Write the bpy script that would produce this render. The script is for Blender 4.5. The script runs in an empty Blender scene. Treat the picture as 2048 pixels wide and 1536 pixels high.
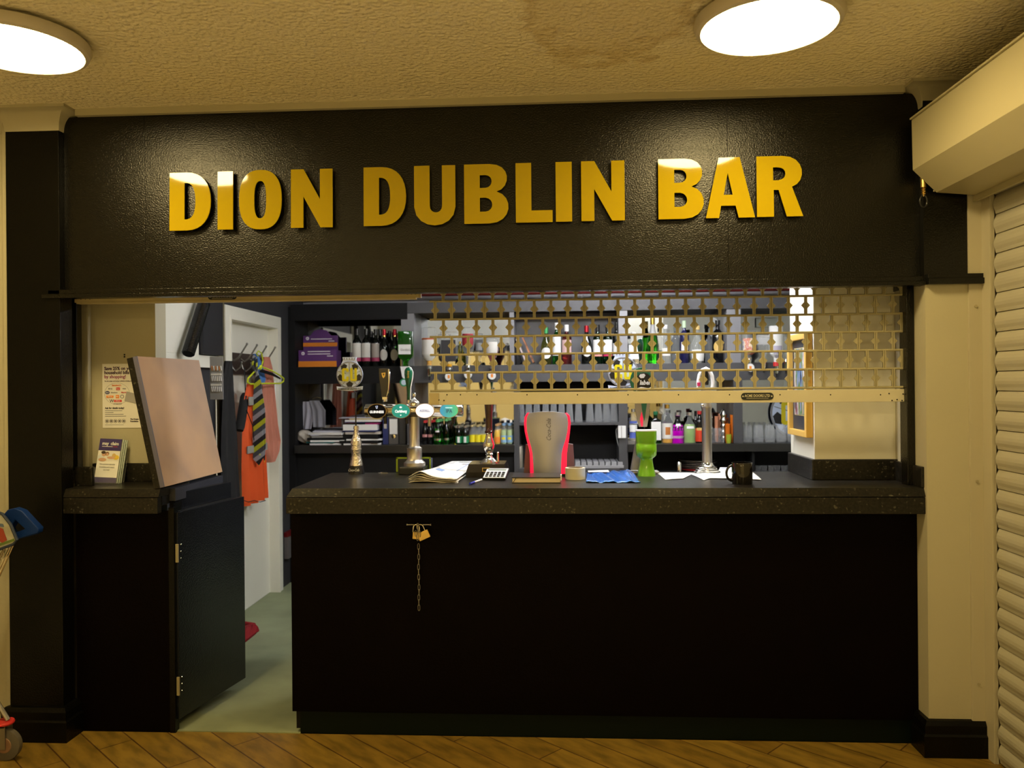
import bpy, bmesh, math, random
from mathutils import Vector, Matrix
random.seed(7)
SC = bpy.context.scene
PI = math.pi
# ------------------------------------------------------------------ camera
FPX = 1626.0
CAMH = 1.505
CAMP = Vector((0, -3.36, CAMH))
def cam_basis():
    y, p, r = math.radians(3.28), 0.0, math.radians(-0.5)
    fwd = Vector((-math.sin(y) * math.cos(p), math.cos(y) * math.cos(p), -math.sin(p)))
    right = Vector((math.cos(y), math.sin(y), 0)); up = right.cross(fwd)
    r2 = right * math.cos(r) + up * math.sin(r); u2 = -right * math.sin(r) + up * math.cos(r)
    return r2, u2, fwd
CR, CU_, CF = cam_basis()
cam_d = bpy.data.cameras.new('camera'); cam_d.sensor_width = 36; cam_d.lens = FPX * 36 / 2048
cam_d.clip_start = 0.02
cam = bpy.data.objects.new('camera', cam_d); SC.collection.objects.link(cam)
mw = Matrix.Identity(4)
for i in range(3):
    mw[i][0] = CR[i]; mw[i][1] = CU_[i]; mw[i][2] = -CF[i]; mw[i][3] = CAMP[i]
cam.matrix_world = mw
cam_d.dof.use_dof = True; cam_d.dof.focus_distance = 3.55; cam_d.dof.aperture_fstop = 2.8
SC.camera = cam
# ------------------------------------------------------------------ world, colour, exposure
w = bpy.data.worlds.new('world'); SC.world = w; w.use_nodes = True
w.node_tree.nodes['Background'].inputs[0].default_value = (0.01, 0.008, 0.004, 1)
w.node_tree.nodes['Background'].inputs[1].default_value = 0.3
vs = SC.view_settings; vs.view_transform = 'Standard'; vs.look = 'None'; vs.gamma = 1; vs.use_curve_mapping = False; vs.exposure = 0.0
cy = SC.cycles
cy.max_bounces = 9; cy.diffuse_bounces = 4; cy.glossy_bounces = 4; cy.transmission_bounces = 7; cy.transparent_max_bounces = 24
cy.caustics_reflective = False; cy.caustics_refractive = False; cy.sample_clamp_indirect = 6.0; cy.use_denoising = True
WARM = (1.0, 0.765, 0.34); LOBBY = 60.0
COOL = (0.97, 0.97, 1.0); BARL = 100.0
# ------------------------------------------------------------------ pixel helpers (2048x1536 photograph -> points of the room)
def ray(px, py):
    return (CR * ((px - 1024) / FPX) - CU_ * ((py - 768) / FPX) + CF)
def PY(px, py, y):
    d = ray(px, py); return CAMP + d * ((y - CAMP.y) / d.y)
def PZ(px, py, z):
    d = ray(px, py); return CAMP + d * ((z - CAMP.z) / d.z)
def PX(px, py, x):
    d = ray(px, py); return CAMP + d * ((x - CAMP.x) / d.x)
# ------------------------------------------------------------------ materials
MATS = {}
def lin(c):
    if isinstance(c, str):
        c = [int(c[i:i + 2], 16) / 255 for i in (1, 3, 5)]
        c = [v / 12.92 if v <= .04045 else ((v + .055) / 1.055) ** 2.4 for v in c]
    return (c[0], c[1], c[2], 1)
def mat(name, col=(.5, .5, .5), rough=.5, metal=0, emit=None, est=0, trans=0, ior=1.45, spec=.5, bump=0, bscale=40, var=0, vscale=5, coat=0, alpha=1):
    if name in MATS: return MATS[name]
    m = bpy.data.materials.new(name); m.use_nodes = True; nt = m.node_tree; b = nt.nodes['Principled BSDF']
    b.inputs['Base Color'].default_value = lin(col); b.inputs['Roughness'].default_value = rough; b.inputs['Metallic'].default_value = metal
    b.inputs['Transmission Weight'].default_value = trans; b.inputs['IOR'].default_value = ior; b.inputs['Specular IOR Level'].default_value = spec
    b.inputs['Coat Weight'].default_value = coat; b.inputs['Alpha'].default_value = alpha
    if emit is not None:
        b.inputs['Emission Color'].default_value = lin(emit); b.inputs['Emission Strength'].default_value = est
    if bump or var:
        tc = nt.nodes.new('ShaderNodeTexCoord'); ns = nt.nodes.new('ShaderNodeTexNoise'); ns.inputs['Scale'].default_value = bscale; ns.inputs['Detail'].default_value = 3
        nt.links.new(tc.outputs['Object'], ns.inputs['Vector'])
        if bump:
            bp = nt.nodes.new('ShaderNodeBump'); bp.inputs['Strength'].default_value = bump; bp.inputs['Distance'].default_value = .003
            nt.links.new(ns.outputs['Fac'], bp.inputs['Height']); nt.links.new(bp.outputs['Normal'], b.inputs['Normal'])
        if var:
            n2 = nt.nodes.new('ShaderNodeTexNoise'); n2.inputs['Scale'].default_value = vscale; n2.inputs['Detail'].default_value = 5
            nt.links.new(tc.outputs['Object'], n2.inputs['Vector'])
            mx = nt.nodes.new('ShaderNodeMix'); mx.data_type = 'RGBA'; c = lin(col)
            mx.inputs[6].default_value = tuple(max(0, v * (1 - var)) for v in c[:3]) + (1,); mx.inputs[7].default_value = tuple(min(1, v * (1 + var)) for v in c[:3]) + (1,)
            nt.links.new(n2.outputs['Fac'], mx.inputs[0]); nt.links.new(mx.outputs[2], b.inputs['Base Color'])
    MATS[name] = m; return m
def nodes_of(m):
    return m.node_tree, m.node_tree.nodes['Principled BSDF']
cream = mat('cream paint', (.43, .395, .275), .55, bump=.25, bscale=60, var=.05, vscale=3)
creamw = mat('off white paint', (.78, .76, .66), .5, bump=.15, bscale=60, var=.03)
blackp = mat('black gloss paint', (.0026, .0024, .0018), .215, bump=.55, bscale=170, spec=.42)
blackb = mat('black brown paint', (.0016, .0006, .0006), .5, bump=.4, bscale=120, spec=.05)
blackm = mat('black matt', (.007, .007, .008), .6, spec=.2)
blacks = mat('black gloss paint dimmed', (.0022, .002, .0016), .3, bump=.5, bscale=150, spec=.2)  # same paint as the fascia, reflections cut so the piers look darker
darkgrey = mat('dark grey board', (.05, .05, .055), .5, bump=.2, bscale=200)
charcoal = mat('charcoal wall paint', (.028, .028, .032), .6, bump=.2, bscale=60)
greenp = mat('dark green paint', (.0012, .004, .002), .5, spec=.15)
chrome = mat('chrome', (.78, .76, .72), .12, metal=1)
steel = mat('brushed steel', (.50, .47, .42), .34, metal=1, bump=.1, bscale=300)
dsteel = mat('dull steel', (.33, .31, .28), .45, metal=1)
brass = mat('brass', (.62, .43, .14), .35, metal=1)
white = mat('white plastic', (.82, .82, .82), .4)
paper = mat('white paper', (.84, .84, .83), .7)
blackpl = mat('black plastic', (.012, .012, .012), .25)
gold = mat('gold painted steel', (.32, .285, .17), .45, bump=.15, bscale=200, var=.06, vscale=30)
goldb = mat('gold painted bar', (.53, .49, .36), .42, var=.07, vscale=14)
mirror = mat('mirror glass', (.62, .64, .66), .02, metal=1)
mirrorp = mat('smoked mirror', (.25, .25, .25), .06, metal=1)
textdk = mat('dark print', (.03, .02, .03), .7)
textwh = mat('white print', (.85, .85, .85), .6)
yellowp = mat('yellow print', (.75, .62, .03), .5)
redp = mat('red print', (.6, .03, .03), .5)
# ceiling: stippled paint with a water stain
def thin_glass(name, col, a0, a1, rough=.06):
    m = mat(name, col, rough, spec=.8); nt, b = nodes_of(m); lw = nt.nodes.new('ShaderNodeLayerWeight'); lw.inputs['Blend'].default_value = .35
    mr = nt.nodes.new('ShaderNodeMapRange'); mr.inputs[3].default_value = a0; mr.inputs[4].default_value = a1; pw = nt.nodes.new('ShaderNodeMath'); pw.operation = 'POWER'; pw.inputs[1].default_value = 2.2
    nt.links.new(lw.outputs['Facing'], pw.inputs[0]); nt.links.new(pw.outputs[0], mr.inputs[0]); nt.links.new(mr.outputs[0], b.inputs['Alpha']); return m
def ceil_mat():
    m = mat('stippled ceiling paint', (.84, .76, .55), .75); nt, b = nodes_of(m); N = nt.nodes; L = nt.links
    tc = N.new('ShaderNodeTexCoord'); v = N.new('ShaderNodeTexVoronoi'); v.inputs['Scale'].default_value = 55; v.feature = 'SMOOTH_F1'
    n = N.new('ShaderNodeTexNoise'); n.inputs['Scale'].default_value = 70; n.inputs['Detail'].default_value = 4
    L.new(tc.outputs['Object'], v.inputs['Vector']); L.new(tc.outputs['Object'], n.inputs['Vector'])
    ad = N.new('ShaderNodeMath'); ad.operation = 'SUBTRACT'; L.new(n.outputs['Fac'], ad.inputs[0]); L.new(v.outputs['Distance'], ad.inputs[1])
    bp = N.new('ShaderNodeBump'); bp.inputs['Strength'].default_value = 1.0; bp.inputs['Distance'].default_value = .011
    L.new(ad.outputs[0], bp.inputs['Height']); L.new(bp.outputs['Normal'], b.inputs['Normal'])
    # stain
    mp = N.new('ShaderNodeMapping'); mp.vector_type = 'POINT'
    c = PZ(1225, 20, 2.7)
    mp.inputs['Location'].default_value = (-c.x, -c.y, 0); 
    L.new(tc.outputs['Object'], mp.inputs['Vector'])
    sc = N.new('ShaderNodeVectorMath'); sc.operation = 'MULTIPLY'; sc.inputs[1].default_value = (3.1, 2.1, 0); L.new(mp.outputs[0], sc.inputs[0])
    ln = N.new('ShaderNodeVectorMath'); ln.operation = 'LENGTH'; L.new(sc.outputs[0], ln.inputs[0])
    n2 = N.new('ShaderNodeTexNoise'); n2.inputs['Scale'].default_value = 9; n2.inputs['Detail'].default_value = 8; L.new(tc.outputs['Object'], n2.inputs['Vector'])
    sm = N.new('ShaderNodeMath'); sm.operation = 'MULTIPLY_ADD'; sm.inputs[1].default_value = 1.3; L.new(n2.outputs['Fac'], sm.inputs[0]); L.new(ln.outputs['Value'], sm.inputs[2])
    cr = N.new('ShaderNodeValToRGB'); e = cr.color_ramp.elements; e[0].position = .55; e[0].color = (.35, .35, .35, 1); e[1].position = 1.25 / 1; e[1].position = 1.0; e[1].color = (0, 0, 0, 1)
    dv = N.new('ShaderNodeMath'); dv.operation = 'MULTIPLY'; dv.inputs[1].default_value = .62; L.new(sm.outputs[0], dv.inputs[0]); L.new(dv.outputs[0], cr.inputs[0])
    e2 = cr.color_ramp.elements.new(.90); e2.color = (.75, .75, .75, 1); e3 = cr.color_ramp.elements.new(.80); e3.color = (.3, .3, .3, 1)
    mx = N.new('ShaderNodeMix'); mx.data_type = 'RGBA'; mx.inputs[6].default_value = (.84, .76, .55, 1); mx.inputs[7].default_value = (.60, .47, .24, 1)
    L.new(cr.outputs[0], mx.inputs[0]); L.new(mx.outputs[2], b.inputs['Base Color']); return m
# timber floor: boards laid at an angle
def floor_mat():
    m = mat('timber boards', (.3, .15, .04), .42); nt, b = nodes_of(m); N = nt.nodes; L = nt.links
    tc = N.new('ShaderNodeTexCoord'); mp = N.new('ShaderNodeMapping'); mp.inputs['Rotation'].default_value = (0, 0, math.radians(42))
    L.new(tc.outputs['Object'], mp.inputs['Vector'])
    br = N.new('ShaderNodeTexBrick'); br.inputs['Scale'].default_value = 1; br.inputs['Brick Width'].default_value = 1.0; br.inputs['Row Height'].default_value = .135
    br.inputs['Mortar Size'].default_value = .003; br.offset = .37
    br.inputs['Color1'].default_value = (.27, .165, .026, 1); br.inputs['Color2'].default_value = (.215, .125, .018, 1); br.inputs['Mortar'].default_value = (.08, .035, .01, 1)
    L.new(mp.outputs[0], br.inputs['Vector'])
    n = N.new('ShaderNodeTexNoise'); n.inputs['Scale'].default_value = 7; n.inputs['Detail'].default_value = 8
    sc = N.new('ShaderNodeMapping'); sc.inputs['Scale'].default_value = (1, 3.5, 1); L.new(mp.outputs[0], sc.inputs['Vector']); L.new(sc.outputs[0], n.inputs['Vector'])
    cr = N.new('ShaderNodeValToRGB'); cr.color_ramp.elements[0].position = .35; cr.color_ramp.elements[0].color = (.45, .45, .45, 1); cr.color_ramp.elements[1].position = .6; cr.color_ramp.elements[1].color = (1, 1, 1, 1)
    L.new(n.outputs['Fac'], cr.inputs[0])
    mx = N.new('ShaderNodeMix'); mx.data_type = 'RGBA'; mx.blend_type = 'MULTIPLY'; mx.inputs[0].default_value = .8
    L.new(br.outputs['Color'], mx.inputs[6]); L.new(cr.outputs[0], mx.inputs[7]); L.new(mx.outputs[2], b.inputs['Base Color'])
    return m
def granite_mat():
    m = mat('speckled laminate', (.02, .02, .02), .33, spec=.35); nt, b = nodes_of(m); N = nt.nodes; L = nt.links
    tc = N.new('ShaderNodeTexCoord'); n = N.new('ShaderNodeTexNoise'); n.inputs['Scale'].default_value = 90; n.inputs['Detail'].default_value = 5
    v = N.new('ShaderNodeTexVoronoi'); v.inputs['Scale'].default_value = 64; v.inputs['Randomness'].default_value = 1
    L.new(tc.outputs['Object'], n.inputs['Vector'])
    n3 = N.new('ShaderNodeTexNoise'); n3.inputs['Scale'].default_value = 60; L.new(tc.outputs['Object'], n3.inputs['Vector']); vm = N.new('ShaderNodeVectorMath'); vm.operation = 'MULTIPLY_ADD'; vm.inputs[1].default_value = (.030, .030, .018); L.new(n3.outputs['Color'], vm.inputs[0]); L.new(tc.outputs['Object'], vm.inputs[2]); L.new(vm.outputs[0], v.inputs['Vector'])
    cr = N.new('ShaderNodeValToRGB'); cr.color_ramp.elements[0].position = .35; cr.color_ramp.elements[0].color = (.004, .0036, .003, 1); cr.color_ramp.elements[1].position = .8; cr.color_ramp.elements[1].color = (.020, .017, .012, 1)
    L.new(n.outputs['Fac'], cr.inputs[0])
    c2 = N.new('ShaderNodeValToRGB'); c2.color_ramp.interpolation = 'LINEAR'; c2.color_ramp.elements[0].position = .12; c2.color_ramp.elements[0].color = (1, 1, 1, 1); c2.color_ramp.elements[1].position = .34; c2.color_ramp.elements[1].color = (0, 0, 0, 1)
    L.new(v.outputs['Distance'], c2.inputs[0])
    th = N.new('ShaderNodeMath'); th.operation = 'GREATER_THAN'; th.inputs[1].default_value = .64
    sp = N.new('ShaderNodeSeparateColor'); L.new(v.outputs['Color'], sp.inputs[0]); L.new(sp.outputs[0], th.inputs[0])
    ml = N.new('ShaderNodeMath'); ml.operation = 'MULTIPLY'; L.new(c2.outputs[0], ml.inputs[0]); L.new(th.outputs[0], ml.inputs[1])
    m2 = N.new('ShaderNodeMath'); m2.operation = 'MULTIPLY'; m2.inputs[1].default_value = .8; L.new(ml.outputs[0], m2.inputs[0])
    mx = N.new('ShaderNodeMix'); mx.data_type = 'RGBA'; mx.inputs[7].default_value = (.095, .09, .07, 1)
    L.new(m2.outputs[0], mx.inputs[0]); L.new(cr.outputs[0], mx.inputs[6]); L.new(mx.outputs[2], b.inputs['Base Color']); return m
def carpet_mat():
    m = mat('grey green carpet', (.27, .29, .19), .95, bump=.8, bscale=500); nt, b = nodes_of(m); N = nt.nodes; L = nt.links
    tc = N.new('ShaderNodeTexCoord'); n = N.new('ShaderNodeTexNoise'); n.inputs['Scale'].default_value = 2.2; n.inputs['Detail'].default_value = 9; L.new(tc.outputs['Object'], n.inputs['Vector'])
    cr = N.new('ShaderNodeValToRGB'); cr.color_ramp.elements[0].position = .3; cr.color_ramp.elements[0].color = (.185, .205, .115, 1); cr.color_ramp.elements[1].position = .65; cr.color_ramp.elements[1].color = (.30, .335, .19, 1)
    L.new(n.outputs['Fac'], cr.inputs[0]); L.new(cr.outputs[0], b.inputs['Base Color']); return m
def stripes_mat(name, cols, scale, rot, rough=.7, axis='Y'):
    m = mat(name, (.3, .3, .3), rough); nt, b = nodes_of(m); N = nt.nodes; L = nt.links
    tc = N.new('ShaderNodeTexCoord'); sp = N.new('ShaderNodeSeparateXYZ'); L.new(tc.outputs['Object'], sp.inputs[0])
    a = N.new('ShaderNodeMath'); a.operation = 'MULTIPLY_ADD'; a.inputs[1].default_value = rot; L.new(sp.outputs[axis], a.inputs[0]); L.new(sp.outputs['Z'], a.inputs[2])
    s = N.new('ShaderNodeMath'); s.operation = 'MULTIPLY'; s.inputs[1].default_value = scale; L.new(a.outputs[0], s.inputs[0])
    f = N.new('ShaderNodeMath'); f.operation = 'FRACT'; L.new(s.outputs[0], f.inputs[0])
    cr = N.new('ShaderNodeValToRGB'); cr.color_ramp.interpolation = 'CONSTANT'; els = cr.color_ramp.elements
    for i, c in enumerate(cols):
        e = els[i] if i < 2 else els.new(i / len(cols)); e.position = i / len(cols); e.color = lin(c)
    L.new(f.outputs[0], cr.inputs[0]); L.new(cr.outputs[0], b.inputs['Base Color']); return m
def noise_mat(name, cols, scale=(1, 1, 1), rough=.4, sc=8, metal=0):
    m = mat(name, (.3, .3, .3), rough, metal=metal); nt, b = nodes_of(m); N = nt.nodes; L = nt.links
    tc = N.new('ShaderNodeTexCoord'); mp = N.new('ShaderNodeMapping'); mp.inputs['Scale'].default_value = scale; n = N.new('ShaderNodeTexNoise'); n.inputs['Scale'].default_value = sc; n.inputs['Detail'].default_value = 4
    L.new(tc.outputs['Object'], mp.inputs['Vector']); L.new(mp.outputs[0], n.inputs['Vector'])
    cr = N.new('ShaderNodeValToRGB'); els = cr.color_ramp.elements
    for i, c in enumerate(cols):
        p = .3 + .4 * i / (len(cols) - 1); e = els[i] if i < 2 else els.new(p); e.position = p; e.color = lin(c)
    L.new(n.outputs['Fac'], cr.inputs[0]); L.new(cr.outputs[0], b.inputs['Base Color']); return m
glass = thin_glass('clear glass', (.74, .78, .80), .10, .85, .05)
CEIL = ceil_mat(); FLOOR = floor_mat(); GRAN = granite_mat(); CARPET = carpet_mat()
# ------------------------------------------------------------------ mesh helpers
COL = SC.collection
ORG = {}
class B:
    def __init__(s): s.bm = bmesh.new()
    def box(s, x0, x1, y0, y1, z0, z1, bev=0, M=None):
        t = bmesh.new(); bmesh.ops.create_cube(t, size=1)
        for v in t.verts: v.co = Vector(((x0 + x1) / 2 + v.co.x * (x1 - x0), (y0 + y1) / 2 + v.co.y * (y1 - y0), (z0 + z1) / 2 + v.co.z * (z1 - z0)))
        if bev: bmesh.ops.bevel(t, geom=list(t.edges), offset=bev, segments=2, affect='EDGES', profile=.7)
        return s._merge(t, M)
    def _merge(s, t, M=None):
        if M is not None: t.transform(M)
        mp = [s.bm.verts.new(v.co) for v in t.verts]
        t.verts.index_update()
        for f in t.faces:
            try: s.bm.faces.new([mp[v.index] for v in f.verts])
            except ValueError: pass
        t.free(); return s
    def poly(s, pts):
        vs_ = [s.bm.verts.new(p) for p in pts]; s.bm.faces.new(vs_); return s
    def loft(s, rings, cap=True, closed=True):
        R = [[s.bm.verts.new(p) for p in r] for r in rings]; n = len(R[0])
        for a, b in zip(R, R[1:]):
            for i in range(n if closed else n - 1):
                j = (i + 1) % n
                s.bm.faces.new((a[i], a[j], b[j], b[i]))
        if cap and closed:
            s.bm.faces.new(list(reversed(R[0]))); s.bm.faces.new(R[-1])
        return s
    def lathe(s, prof, c=(0, 0, 0), seg=20, sx=1, sy=1, M=None, a0=0, a1=2 * PI):
        full = abs(a1 - a0 - 2 * PI) < 1e-6; n = seg if full else seg + 1
        rings = []
        for r, z in prof:
            rings.append([Vector((c[0] + max(r, 1e-5) * sx * math.cos(a0 + (a1 - a0) * i / seg), c[1] + max(r, 1e-5) * sy * math.sin(a0 + (a1 - a0) * i / seg), c[2] + z)) for i in range(n)])
        if M is not None: rings = [[M @ p for p in r] for r in rings]
        return s.loft(rings, cap=full, closed=full)
    def cyl(s, p0, p1, r, r2=None, seg=12):
        return s.tube([p0, p1], r, seg, r2)
    def tube(s, path, r, seg=8, r2=None, closed=False):
        P = [Vector(p) for p in path]; n = len(P); rings = []; up = None
        for i, p in enumerate(P):
            if closed: t = (P[(i + 1) % n] - P[i - 1])
            else: t = P[min(i + 1, n - 1)] - P[max(i - 1, 0)]
            t = t.normalized()
            if up is None: up = t.orthogonal().normalized()
            up = (up - t * up.dot(t)); up = up.normalized() if up.length > 1e-6 else t.orthogonal().normalized()
            sd = t.cross(up); rr = r if r2 is None else r + (r2 - r) * i / (n - 1)
            if isinstance(r, (list, tuple)): rr = r[i]
            rings.append([p + (up * math.cos(2 * PI * k / seg) + sd * math.sin(2 * PI * k / seg)) * rr for k in range(seg)])
        if closed:
            rings.append(rings[0]); return s.loft(rings, cap=False)
        return s.loft(rings)
    def prism(s, pts, a, b, f=lambda u, v, w: (u, w, v)):
        r0 = [Vector(f(u, v, a)) for u, v in pts]; r1 = [Vector(f(u, v, b)) for u, v in pts]
        return s.loft([r0, r1])
    def ball(s, c, r, sx=1, sy=1, sz=1, seg=12):
        pr = [(r * math.sin(PI * i / 8), -r * sz * math.cos(PI * i / 8)) for i in range(9)]
        return s.lathe(pr, c, seg, sx, sy)
    def grid(s, f, nu, nv):
        V = [[s.bm.verts.new(f(i / nu, j / nv)) for j in range(nv + 1)] for i in range(nu + 1)]
        for i in range(nu):
            for j in range(nv): s.bm.faces.new((V[i][j], V[i + 1][j], V[i + 1][j + 1], V[i][j + 1]))
        return s
    def data(s, name, smooth=False, org=Vector((0, 0, 0))):
        for v in s.bm.verts: v.co -= org
        bmesh.ops.recalc_face_normals(s.bm, faces=list(s.bm.faces))
        me = bpy.data.meshes.new(name); s.bm.to_mesh(me); s.bm.free()
        if smooth:
            for p in me.polygons: p.use_smooth = True
            try: me.set_sharp_from_angle(angle=math.radians(40))
            except Exception: pass
        return me
    def out(s, name, m, parent=None, smooth=False, solid=0):
        org = ORG.get(parent.name, Vector((0, 0, 0))) if parent else Vector((0, 0, 0))
        me = s.data(name, smooth, org); return link(name, me, m, parent, solid)
def link(name, me, m, parent=None, solid=0):
    if m is not None:
        me.materials.clear(); me.materials.append(m)
    o = bpy.data.objects.new(name, me); COL.objects.link(o)
    if parent:
        o.parent = parent; ORG[o.name] = ORG.get(parent.name, Vector((0, 0, 0)))
    if solid:
        md = o.modifiers.new('thickness', 'SOLIDIFY'); md.thickness = solid; md.offset = 0
    return o
def tag(o, label, cat, group=None):
    o['label'] = label; o['category'] = cat
    if group: o['group'] = group
    return o
def thing(name, label, cat, loc=(0, 0, 0), group=None, rz=0):
    o = bpy.data.objects.new(name, None); COL.objects.link(o); o.location = loc; o.rotation_euler = (0, 0, rz); o.empty_display_size = .05
    ORG[o.name] = Vector(loc); return tag(o, label, cat, group)
def solo(o, loc=None):   # move the origin of a one-mesh thing to its base
    vs_ = o.data.vertices; c = Vector((sum(v.co.x for v in vs_) / len(vs_), sum(v.co.y for v in vs_) / len(vs_), min(v.co.z for v in vs_)))
    for v in vs_: v.co -= c
    o.location = c; ORG[o.name] = c; return o
def struct(name, b, m, parent=None, smooth=False):
    o = b.out(name, m, parent, smooth)
    if not parent: o['kind'] = 'structure'
    return o
def box(name, x0, x1, y0, y1, z0, z1, m, parent=None, bev=0, **k):
    return B().box(x0, x1, y0, y1, z0, z1, bev).out(name, m, parent, **k)
def dup(root, loc, label, rz=None, group=None, scale=None, cat=None):
    r = root.copy(); COL.objects.link(r); r.location = loc; r['label'] = label
    if rz is not None: r.rotation_euler = (0, 0, rz)
    if group: r['group'] = group
    if scale: r.scale = scale
    for ch in list(root.children):
        c = ch.copy(); COL.objects.link(c); c.parent = r
        for g in list(ch.children):
            d = g.copy(); COL.objects.link(d); d.parent = c
    return r
# flat outlines (with holes) given in (u, v), extruded, mapped by f(u, v, w)
def shape_data(name, outer, holes=(), depth=.01, f=None, bevel=0):
    cu = bpy.data.curves.new(name, 'CURVE'); cu.dimensions = '2D'; cu.fill_mode = 'BOTH'; cu.extrude = depth / 2; cu.bevel_depth = bevel
    for pts in [outer] + list(holes):
        sp = cu.splines.new('POLY'); sp.points.add(len(pts) - 1)
        for i, p in enumerate(pts): sp.points[i].co = (p[0], p[1], 0, 1)
        sp.use_cyclic_u = True
    return curve_data(cu, name, f)
def curve_data(cu, name, f):
    o = bpy.data.objects.new(name, cu); COL.objects.link(o); dg = bpy.context.evaluated_depsgraph_get(); me = bpy.data.meshes.new_from_object(o.evaluated_get(dg))
    bpy.data.objects.remove(o); bpy.data.curves.remove(cu)
    if f:
        for v in me.vertices: v.co = Vector(f(v.co.x, v.co.y, v.co.z))
    me.name = name; return me
FY = lambda ox, oy, oz: (lambda u, v, w: (ox + u, oy - w, oz + v))          # faces the room (-y)
def text_data(name, s, size, f, depth=.0006, bold=0, shear=0, sx=1, align='CENTER'):
    cu = bpy.data.curves.new(name, 'FONT'); cu.body = s; cu.size = size; cu.extrude = depth; cu.offset = bold; cu.shear = shear; cu.align_x = align; cu.align_y = 'CENTER'; cu.resolution_u = 2
    g = (lambda u, v, w: f(u * sx, v, w)); return curve_data(cu, name, g)
def shape(name, outer, holes, depth, f, m, parent=None, bevel=0):
    me = shape_data(name, outer, holes, depth, f, bevel); org = ORG.get(parent.name, Vector()) if parent else Vector()
    for v in me.vertices: v.co -= org
    return link(name, me, m, parent)
def text(name, s, size, f, m, parent, **k):
    me = text_data(name, s, size, f, **k); org = ORG.get(parent.name, Vector()) if parent else Vector()
    for v in me.vertices: v.co -= org
    return link(name, me, m, parent)
def sweep(b, path, prof, flip=1):   # profile (outward, z) along a mitred path of (x, y)
    rings = []; n = len(path)
    for i, p in enumerate(path):
        p = Vector(p); d0 = (p - Vector(path[i - 1])).normalized() if i else None; d1 = (Vector(path[i + 1]) - p).normalized() if i < n - 1 else None
        d0 = d0 or d1; d1 = d1 or d0
        n0 = Vector((d0.y, -d0.x)) * flip; n1 = Vector((d1.y, -d1.x)) * flip; m_ = (n0 + n1); m_ = m_ / m_.length; k = 1 / max(.2, m_.dot(n0))
        rings.append([Vector((p.x + m_.x * k * q[0], p.y + m_.y * k * q[0], q[1])) for q in prof])
    return b.loft(rings)
def bez(p0, p1, p2, p3, n=8):
    return [tuple((1 - t) ** 3 * a + 3 * (1 - t) ** 2 * t * b_ + 3 * (1 - t) * t * t * c + t ** 3 * d for a, b_, c, d in zip(p0, p1, p2, p3)) for t in [i / n for i in range(1, n + 1)]]
def ell(cx, cy_, rx, ry, n=32, p=2.0):
    out = []
    for i in range(n):
        t = 2 * PI * i / n; c, s_ = math.cos(t), math.sin(t)
        out.append((cx + rx * math.copysign(abs(c) ** (2 / p), c), cy_ + ry * math.copysign(abs(s_) ** (2 / p), s_)))
    return out
# ================================================================== THE LOBBY
H = 2.7
struct('floor', B().box(-5, 2.2, -.9, .10, -.05, 0), FLOOR)
struct('floor', B().box(-5, 2.2, -7, -.9, -.05, 0), mat('pale bounce floor', (.78, .72, .60), .5))  # unseen stretch, made pale to bounce lamp light up to the ceiling
struct('floor', B().box(-2.4, 2.4, .10, 3.3, -.05, .004), CARPET)['label'] = 'grey green carpet behind the bar'
struct('ceiling', B().box(-5, 2.2, -7, .3, H, H + .05), CEIL)
lobw = mat('pale bounce paint', (.84, .79, .62), .6)  # unseen walls, made pale so more light reaches the ceiling
struct('wall_behind', B().box(-5, 2.2, -7.1, -7, 0, H), lobw)
struct('wall_far_left', B().box(-5.1, -5, -7, .4, 0, H), lobw)
# cream wall with a shallow step left of the black pier
struct('wall_left', B().box(-5, -2.385, .03, .3, 0, H).box(-2.385, -2.362, .012, .3, 0, H), cream)
struct('wall_left_pier', B().box(-2.362, -2.125, 0, .085, 0, H, .004), blacks)
struct('wall_right_pier', B().box(1.475, 1.69, 0, .3, 0, 1.895), cream)
struct('wall_right_pier', B().box(1.47, 1.70, -.004, .3, 1.895, H), blackp)
struct('wall_right', B().box(1.80, 1.9, -7, .3, 0, H), cream)
# black fascia in three painted boards, with the bulkhead behind it
xs1 = PY(290, 450, .035).x; xs2 = PY(1455, 300, .035).x
struct('wall_fascia', B().box(-2.125, xs1, .035, .06, 1.9, 2.672, .0012).box(xs1 + .0008, xs2, .035, .06, 1.9, 2.672, .0012).box(xs2 + .0008, 1.47, .035, .06, 1.9, 2.672, .0012), blackp)
struct('wall_bulkhead', B().box(-2.125, 1.475, .062, .09, 1.93, H).box(-2.3, 1.7, .21, .285, 1.945, H), blackm)
struct('wall_bulkhead', B().box(-1.86, 1.7, .286, .3, 1.945, H), creamw)
struct('trim_1', B().box(-2.06, 1.41, .012, .05, 2.672, H), cream)
b = B(); b.box(-2.20, 1.475, -.012, .045, 1.888, 1.905, .003).box(-2.18, 1.475, .0, .045, 1.905, 1.925, .003).box(1.475, 1.715, -.034, -.004, 1.888, 1.912, .003).box(1.475, 1.70, -.026, -.004, 1.912, 1.93, .003)
struct('trim_2', b, blackp)
cove = [(0, H)] + [(.062, H), (.062, H - .008)] + [(.062 - .06 * math.sin(t), H - .012 - .078 * (1 - math.cos(t))) for t in [PI / 2 * i / 8 for i in range(9)]] + [(.0, H - .094)]
b = B(); sweep(b, [(-5, .03), (-2.362, .03), (-2.362, 0), (-2.125, 0), (-2.125, .08)], cove)
struct('trim_3', b, cream, smooth=True)
b = B(); sweep(b, [(1.47, .08), (1.47, 0), (1.72, 0)], cove); struct('trim_4', b, cream, smooth=True)
skirt = [(0, 0), (.032, 0), (.032, .085), (.024, .092), (.024, .125), (.014, .142), (0, .145)]
b = B(); sweep(b, [(-2.362, .005), (-2.362, 0), (-2.125, 0), (-2.125, .09)], skirt); struct('baseboard_left', b, blacks)
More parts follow.
